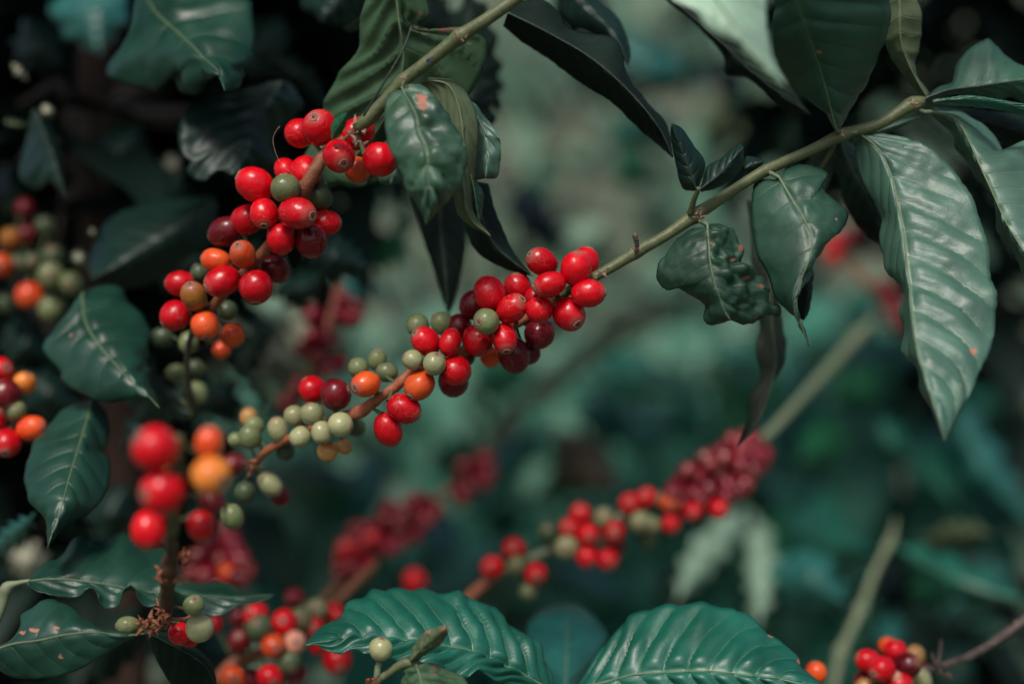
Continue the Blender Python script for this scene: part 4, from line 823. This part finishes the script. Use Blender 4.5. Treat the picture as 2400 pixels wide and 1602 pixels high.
C.stem([(380, 1465, .664, 10), (350, 1478, .663, 9), (325, 1475, .663, 8)], "stem_pale", name="side_stalk", seg=8, knots=.2, track=False)

# lower left shoot with two leaves
D0 = Branch("coffee_shoot", "pale green shoot at lower left with a wavy leaf above a scarred leaf", P(-20, 1470, .70), "leafy coffee shoots", "shoot")
D0.stem([(-25, 1490, .70, 22), (5, 1420, .70, 22), (16, 1378, .70, 24), (40, 1366, .70, 13), (70, 1360, .70, 9)], "stem_pale", node=[(16, 1378, .3)])
leaf(D0.root, [(62, 1362), (110, 1356), (180, 1358), (260, 1370), (340, 1384), (420, 1388), (540, 1398), (645, 1392)],
     [(64, 1358), (95, 1330), (130, 1295), (190, 1265), (260, 1255), (330, 1262), (400, 1300), (470, 1360), (560, 1382), (645, 1392)],
     [(64, 1366), (92, 1388), (125, 1400), (165, 1390), (205, 1378), (225, 1405), (255, 1418), (285, 1400), (303, 1381), (325, 1396), (360, 1408), (400, 1392), (450, 1420), (510, 1438), (570, 1422), (645, 1392)],
     (.70, .71, .72, .73), (.02, .035, .02), (-.006, -.010, -.004), "leaf_shade", back="leaf_under", amp=.0016, veins=10, wave=.003, nwave=5, ribw=7, label="wavy edged dark teal leaf")
leaf(D0.root, [(-30, 1528), (30, 1508), (90, 1500), (150, 1487), (220, 1480), (290, 1486), (352, 1482)],
     [(-30, 1515), (20, 1500), (45, 1470), (48, 1440), (62, 1428), (100, 1405), (140, 1406), (170, 1420), (200, 1450), (240, 1474), (300, 1483), (352, 1482)],
     [(-30, 1545), (0, 1570), (40, 1588), (90, 1592), (150, 1582), (200, 1562), (240, 1535), (280, 1510), (320, 1492), (352, 1482)],
     (.66, .655, .655, .66), (.012, .022, .01), (.006, .004, .004), "leaf_shade", amp=.0014, crump=.0008, veins=7, ribw=8, spots=[(80, 1475, 12, 5), (55, 1482, 8, 5), (130, 1470, 12, 3), (142, 1536, 7, 4)], label="leaf with pinkish brown scar marks")
leaf(D0.root, [(350, 1484), (420, 1520), (480, 1560), (510, 1615)], [(340, 1488), (380, 1570), (420, 1615), (510, 1615)], [(355, 1480), (410, 1485), (460, 1515), (500, 1560), (510, 1615)], (.68, .69, .70), .012, .012, "leaf_black", amp=.0008, veins=7, ribw=4, label="dark leaf behind the scarred one")

# ================================================================== FAR BRANCH (centre right) AND OTHER BLURRED FRUITING BRANCHES
E = Branch("coffee_branch", "far blurred branch rising right, its red cherries ending in a dense crimson cluster", P(1080, 1420, .92))
E.stem([(1060, 1440, .89, 28), (1115, 1384, .90, 28), (1150, 1355, .90, 26)], "stem_rust", name="woody_stem")
E.stem([(1145, 1358, .90, 20), (1250, 1306, .91, 22), (1350, 1258, .92, 20), (1500, 1190, .93, 20), (1650, 1115, .95, 22), (1780, 1035, 1.0, 24), (1890, 920, 1.12, 24), (2005, 793, 1.26, 26), (2030, 765, 1.28, 22), (2044, 750, 1.29, 6)], "stem_pale", node=[(2012, 785, .4)])
E.cherries([
 (1154, 1328, 52, 1.0, "red", -10), (1205, 1286, 52, 1.0, "red", -10), (1255, 1344, 50, 1.1, "red", -16), (1211, 1324, 46, 1.0, "green", -14), (1238, 1385, 40, 1.0, "green", -10), (1334, 1238, 46, 1.0, "red", -14), (1361, 1203, 46, 1.0, "red", -8), (1378, 1253, 50, 1.0, "red", -22),
 (1440, 1246, 52, 1.1, "red", -18), (1376, 1305, 48, 1.0, "red", -20), (1424, 1311, 48, 1.0, "red", -20), (1445, 1282, 42, 1.0, "dark", -6), (1328, 1282, 52, 1.0, "pale", -16), (1415, 1213, 46, 1.0, "pale", -4), (1284, 1248, 46, 1.0, "moss", -4), (1476, 1180, 48, 1.0, "red", -14),
 (1515, 1165, 46, 1.0, "red", -14), (1500, 1222, 46, 1.0, "pale", -18), (1525, 1230, 44, 1.0, "green", -14), (1518, 1264, 42, 1.0, "moss", -6), (1570, 1177, 46, 1.0, "orange", -18), (1572, 1227, 44, 1.0, "red", -16), (1490, 1200, 44, 1.0, "red", 4)], detail=True)
rg = random.Random(5)
pk = []
while len(pk) < 44:
    a, b = rg.uniform(-1, 1), rg.uniform(-1, 1)
    if a * a + b * b > 1: continue
    x = 1675 + 130 * a * .92 - 0 * b; y = 1118 - 62 * a + 78 * b * (.8 + .2 * a)
    if all((x - q[0]) ** 2 + (y - q[1]) ** 2 > 19 ** 2 for q in pk): pk.append((x, y))
for (x, y) in pk: E.cherry(x, y, rg.uniform(39, 46), 1.1, "purple" if rg.random() < .7 else "dark", -22 + 30 * rg.random(), detail=False)
for (x, y) in [(1624, 1198), (1684, 1192)]: E.cherry(x, y, 42, 1.1, "red", -26, detail=False)

FB = Branch("coffee_branch", "blurred branch at the bottom left of centre crowded with red, orange and green cherries", P(520, 1580, .84))
FB.stem([(500, 1600, .83, 30), (545, 1555, .84, 30), (610, 1530, .84, 28), (690, 1490, .85, 26), (760, 1440, .88, 22), (830, 1370, .93, 20), (880, 1320, .98, 18)], "stem_wood", knots=.2)
FB.cherries([
 (599, 1440, 56, 1.0, "red", -4), (667, 1458, 60, 1.0, "red", -14), (561, 1500, 56, 1.0, "dark", -14), (608, 1472, 60, 1.1, "moss", -16), (641, 1512, 54, 1.0, "orange", -24), (690, 1505, 52, 1.0, "pink", -22), (704, 1451, 54, 1.1, "green", -14), (742, 1427, 48, 1.0, "pale", -12),
 (786, 1440, 50, 1.1, "red", -10), (738, 1471, 48, 1.1, "red", -14), (690, 1400, 46, 1.0, "dark", 20), (677, 1550, 54, 1.0, "moss", -22), (633, 1587, 58, 1.0, "red", -30), (544, 1590, 60, 1.0, "orange", -26), (690, 1575, 56, 1.0, "dark", -4), (790, 1545, 66, 1.0, "red", -20), (745, 1510, 44, 1.0, "red", -6), (503, 1461, 40, 1.0, "red", 10), (590, 1590, 50, 1.0, "dark", 5), (560, 1445, 44, 1.0, "dark", 12)])
H = Branch("coffee_branch", "far blurred branch behind the bottom leaf with dark crimson cherries in two clumps", P(760, 1400, 1.25))
H.stem([(740, 1430, 1.04, 20), (800, 1360, 1.06, 20), (860, 1300, 1.08, 18), (930, 1240, 1.1, 18), (1020, 1170, 1.13, 16), (1100, 1110, 1.16, 16), (1160, 1060, 1.18, 14)], "stem_wood")
rg = random.Random(8)
for (cx, cy, rx, ry, n, cs) in [(835, 1300, 48, 62, 13, ("purple", "red", "purple")), (945, 1225, 80, 48, 17, ("purple", "dark", "purple", "dark")), (1115, 1105, 34, 34, 6, ("purple", "purple")), (1085, 1150, 26, 22, 3, ("dark",))]:
    q = []
    while len(q) < n:
        a, b = rg.uniform(-1, 1), rg.uniform(-1, 1); x, y = cx + a * rx, cy + b * ry - a * rx * .35
        if a * a + b * b < 1 and all((x - e[0]) ** 2 + (y - e[1]) ** 2 > 21 ** 2 for e in q): q.append((x, y)); H.cherry(x, y, rg.uniform(38, 46), 1.1, rg.choice(cs), -20 + 24 * rg.random(), detail=False)
H.cherry(972, 1360, 54, 1.0, "red", -60, detail=False)
J = Branch("coffee_branch", "dim far branch between the two main cherry clusters with dark purple cherries", P(770, 900, 1.25))
J.stem([(800, 640, 1.02, 16), (775, 740, 1.01, 16), (750, 830, 1.0, 16), (700, 930, 1.0, 16)], "stem_wood")
for (x, y, c) in [(755, 760, "purple"), (735, 790, "purple"), (770, 795, "purple"), (790, 740, "purple"), (825, 745, "purple"), (735, 740, "purple"), (745, 835, "dark"), (765, 860, "purple"), (715, 820, "dark"), (790, 850, "purple"), (690, 930, "purple"), (672, 945, "purple"), (700, 905, "dark"), (830, 720, "dark"), (800, 700, "dark")]:
    J.cherry(x, y, 44, 1.1, c, -15 + 20 * rnd.random(), detail=False)
Kk = Branch("coffee_branch", "shaded blurred branch behind the upright twig with a clump of dark red cherries", P(500, 1250, .98))
Kk.stem([(560, 1210, 1.0, 18), (520, 1290, .98, 18), (500, 1390, .96, 18)], "stem_wood")
for (x, y, c) in [(500, 1270, "dark"), (540, 1265, "purple"), (470, 1300, "dark"), (515, 1310, "dark"), (560, 1310, "purple"), (535, 1345, "orange"), (485, 1345, "purple"), (560, 1355, "dark"), (455, 1345, "dark"), (510, 1375, "dark"), (575, 1335, "dark"), (530, 1240, "dark"), (550, 1290, "purple")]:
    Kk.cherry(x, y, 50, 1.1, c, -15 + 20 * rnd.random(), detail=False)
Lb = Branch("coffee_branch", "shaded branch at the left edge with dull green cherries and two orange ones", P(-20, 620, .86))
Lb.stem([(-40, 600, .93, 18), (30, 620, .93, 18), (110, 640, .92, 16), (190, 655, .91, 13)], "stem_grey", knots=.2)
Lb.cherries([(26, 559, 48, 1.0, "amber", 0), (0, 622, 54, 1.1, "orange", -16), (119, 646, 60, 1.0, "green", -20), (125, 601, 52, 1.0, "moss", -6), (168, 664, 52, 1.1, "green", -14), (121, 720, 56, 1.1, "green", -8), (75, 615, 46, 1.1, "moss", -6), (42, 618, 46, 1.0, "moss", -4), (69, 693, 60, 1.0, "orange", -14, -70, 20), (18, 710, 50, 1.0, "moss", 0), (63, 550, 48, 1.0, "dark", 10), (58, 488, 46, 1.0, "dark", 30), (105, 530, 44, 1.0, "moss", 20)])
Mb = Branch("coffee_branch", "branch at the left edge with three red cherries, an amber one and an orange one", P(-30, 960, .77))
Mb.stem([(-60, 880, .78, 20), (-10, 950, .775, 20), (30, 980, .77, 16), (55, 985, .77, 10)], "stem_wood", knots=.2)
Mb.cherries([(-2, 868, 60, 1.1, "red", 0), (12, 922, 68, 1.0, "dark", -14, -60, 20), (58, 897, 50, 1.0, "yellow", 2), (40, 961, 42, 1.0, "green", -8), (74, 1003, 54, 1.22, "orange", -6, 10, 10), (16, 1037, 60, 1.1, "red", -10), (-10, 985, 50, 1.0, "red", 0)])

# ================================================================== BOTTOM: BIG LEAVES, SMALL TWIG, RIGHT CLUSTER, GREEN STEM
Sh = Branch("coffee_shoot", "shoot at the bottom edge with two big glossy teal leaves spread left and right", P(1310, 1640, .70), "leafy coffee shoots", "shoot")
Sh.stem([(1315, 1720, .70, 24), (1312, 1660, .70, 24), (1310, 1630, .70, 22)], "stem_green")
leaf(Sh.root, [(1285, 1612), (1266, 1600), (1215, 1570), (1147, 1537), (1086, 1516), (1031, 1508), (977, 1497), (900, 1491), (830, 1489), (760, 1498), (711, 1512)],
     [(1305, 1615), (1292, 1565), (1262, 1502), (1225, 1480), (1205, 1462), (1185, 1436), (1155, 1414), (1128, 1412), (1100, 1402), (1080, 1384), (1045, 1388), (1010, 1374), (985, 1371), (950, 1380), (905, 1378), (870, 1372), (845, 1396), (815, 1416), (795, 1442), (760, 1458), (735, 1485), (711, 1512)],
     [(1280, 1640), (1240, 1625), (1200, 1600), (1160, 1597), (1125, 1567), (1090, 1580), (1050, 1590), (1010, 1560), (960, 1555), (900, 1540), (860, 1524), (830, 1518), (800, 1532), (775, 1526), (755, 1514), (735, 1508), (711, 1512)],
     (.70, .69, .68, .675, .67), (.012, .030, .034, .02), (.0, -.012, -.010, .0), "leaf_teal", cup=1.05, amp=.0046, veins=12, wave=.0015, ribw=8, nv=16, nu=110, slope=.13, jag=.8, label="big glossy teal leaf reaching left with strongly ribbed veins")
leaf(Sh.root, [(1335, 1630), (1361, 1612), (1420, 1595), (1480, 1580), (1560, 1571), (1640, 1568), (1720, 1575), (1800, 1582), (1870, 1592), (1932, 1606)],
     [(1335, 1620), (1362, 1590), (1385, 1550), (1422, 1500), (1450, 1470), (1470, 1442), (1510, 1428), (1545, 1418), (1570, 1412), (1610, 1414), (1650, 1407), (1685, 1420), (1725, 1424), (1755, 1438), (1785, 1462), (1800, 1482), (1830, 1500), (1858, 1525), (1872, 1540), (1878, 1560), (1895, 1575), (1932, 1606)],
     [(1340, 1650), (1420, 1670), (1520, 1680), (1640, 1680), (1760, 1665), (1850, 1640), (1932, 1606)],
     (.70, .69, .68, .675, .67), (.010, .030, .034, .014), (.0, .0, .0), "leaf_teal", cup=1.05, amp=.0042, veins=11, ribw=8, nv=16, nu=110, slope=.13, jag=.8, spots=[(1806, 1490, 6, 3), (1872, 1548, 3, 9)], label="big glossy teal leaf reaching right")
leaf(Sh.root, [(1322, 1640), (1328, 1560), (1329, 1490), (1330, 1412)], [(1310, 1640), (1280, 1580), (1245, 1520), (1232, 1478), (1250, 1440), (1290, 1418), (1330, 1410)], [(1335, 1640), (1370, 1580), (1410, 1520), (1424, 1485), (1400, 1450), (1365, 1420), (1330, 1410)],
     (.76, .80, .84), .02, .02, "leaf_slate", amp=.0014, veins=8, ribw=7, label="blue green leaf standing behind the two big ones")
Tw = Branch("coffee_twig", "small greyish twig at the bottom edge with one green cherry and a withered bract", P(905, 1590, .66), "leafy coffee shoots", "twig")
Tw.stem([(860, 1640, .66, 20), (885, 1595, .66, 18), (905, 1580, .66, 18), (930, 1562, .66, 20), (955, 1552, .66, 26), (985, 1558, .66, 18), (1010, 1570, .66, 12)], "stem_green", knots=.2)
Tw.stem([(884, 1585, .66, 17), (885, 1570, .66, 16), (889, 1550, .66, 14)], "stem_pale", name="fruit_stalk", seg=10, knots=.25)
crumb("sheath", Tw.root, [(868, 1592, .652), (875, 1600, .652), (862, 1605, .652)], "stem_rust", .0028, 6, 31)
crumb("sheath", Tw.root, [(885, 1580, .652), (900, 1580, .651)], "stem_pale", .0016, 4, 32)
Tw.cherry(892, 1520, 52, 1.0, "pale", -2, 80, 12)
leaf(Tw.root, [(962, 1548), (985, 1523), (1015, 1495), (1047, 1470)], [(958, 1545), (970, 1510), (1000, 1478), (1030, 1466), (1047, 1468)], [(966, 1552), (1000, 1535), (1035, 1505), (1050, 1485), (1047, 1470)], (.655, .65, .645, .64), .005, .006, "leaf_olive", back="leaf_under", amp=.0006, crump=.0012, crf=200, veins=6, ribw=4, spots=[(1044, 1472, 8, 8), (1030, 1500, 6, 4), (1000, 1480, 8, 3)], label="withered pale bract with a brown tip")
leaf(Tw.root, [(975, 1556), (985, 1590), (990, 1640)], [(965, 1556), (945, 1575), (942, 1610), (960, 1650), (990, 1640)], [(985, 1552), (1025, 1555), (1070, 1575), (1100, 1605), (1080, 1650), (990, 1640)], (.655, .65, .645), .006, .008, "leaf_under", back="leaf_upper", amp=.0026, crump=.0014, crf=170, veins=5, ribw=7, spots=[(1019, 1566, 4, 16), (1016, 1582, 8, 4)], label="puckered grey green leaf with a red mark")

Rt = Branch("coffee_branch", "thorny dark grey twig at lower right ending in a tight bunch of red cherries", P(2400, 1455, .78))
Rt.stem([(2440, 1430, .79, 22), (2395, 1458, .79, 20), (2330, 1503, .785, 18), (2285, 1530, .78, 19), (2240, 1548, .78, 18), (2180, 1566, .78, 18), (2130, 1578, .78, 14), (2080, 1590, .78, 12)], "stem_grey", knots=.35)
Rt.stem([(2198, 1556, .775, 11), (2203, 1525, .775, 9), (2206, 1496, .775, 5)], "stem_grey", name="thorn", seg=7, knots=.3, track=False)
Rt.stem([(2195, 1558, .775, 9), (2187, 1540, .775, 7), (2184, 1528, .775, 4)], "stem_grey", name="thorn", seg=7, knots=.3, track=False)
crumb("sheath", Rt.root, [(2205, 1572, .77), (2225, 1578, .77), (2320, 1505, .775), (2385, 1465, .78)], "sheath", .002, 4, 41)
Rt.cherries([(2081, 1513, 42, 1.0, "orange", 8, 110, 0), (2099, 1524, 50, 1.0, "red", -8, 90, 0), (2034, 1548, 51, 1.1, "red", -4, 160, 0), (2066, 1567, 60, 1.0, "red", -24, 195, 35), (2126, 1559, 56, 1.1, "dark", -18, 40, 40), (2143, 1536, 44, 1.1, "tan", 4, 60, 0),
 (2160, 1590, 42, 1.22, "pale", -4, -60, 0), (2110, 1606, 60, 1.0, "red", -22, -80, 0), (2022, 1592, 40, 1.0, "dark", 2, 200, 0), (2026, 1612, 44, 1.0, "tan", -8, 220, 0), (2100, 1586, 28, 1.0, "pink", -24, -80, 30), (2163, 1561, 22, 1.0, "red", 6, 0, 0)])
Or = Branch("coffee_branch", "twig with a single orange cherry showing past the big bottom right leaf", P(1915, 1640, .75))
Or.stem([(1930, 1680, .76, 14), (1922, 1630, .76, 12), (1916, 1600, .76, 10)], "stem_wood")
Or.cherry(1913, 1574, 48, 1.0, "orange", -4, 100, 0)
Gs = Branch("coffee_shoot", "pale green jointed stem rising blurred at the lower right", P(1945, 1680, 1.0), "leafy coffee shoots", "shoot")
Gs.stem([(1930, 1700, 1.06, 21.3), (1955, 1602, 1.07, 21.3), (1970, 1529, 1.08, 22.1), (2017, 1427, 1.10, 19.7), (2050, 1340, 1.12, 18.0), (2086, 1268, 1.14, 16.4), (2096, 1232, 1.15, 9.8), (2100, 1212, 1.15, 3.3)], "stem_pale", node=[(1969, 1529, .7), (2017, 1427, .65), (2084, 1272, .5)])
Wf = Branch("coffee_branch", "wide pale stem end blurred in the gap right of the sharp middle cherries", P(1510, 745, 1.7))
Wf.stem([(1560, 720, 1.7, 10), (1525, 738, 1.7, 48), (1440, 785, 1.7, 58), (1340, 850, 1.7, 46), (1230, 950, 1.7, 40), (1080, 1120, 1.7, 36)], "stem_pale")
Rr2 = Branch("coffee_branch", "far branch behind the large right leaf with hazy orange red cherries", P(1960, 560, 1.35))
Rr2.stem([(1900, 520, 1.35, 18), (1960, 590, 1.35, 18), (2060, 690, 1.35, 18), (2140, 760, 1.35, 18)], "stem_wood")
for (x, y, c) in [(1955, 570, "red"), (1985, 560, "purple"), (1950, 600, "red"), (2070, 680, "dark"), (2090, 715, "dark"), (2100, 740, "dark"), (2110, 760, "dark")]:
    Rr2.cherry(x, y, 44, 1.0, c, -10, detail=False)
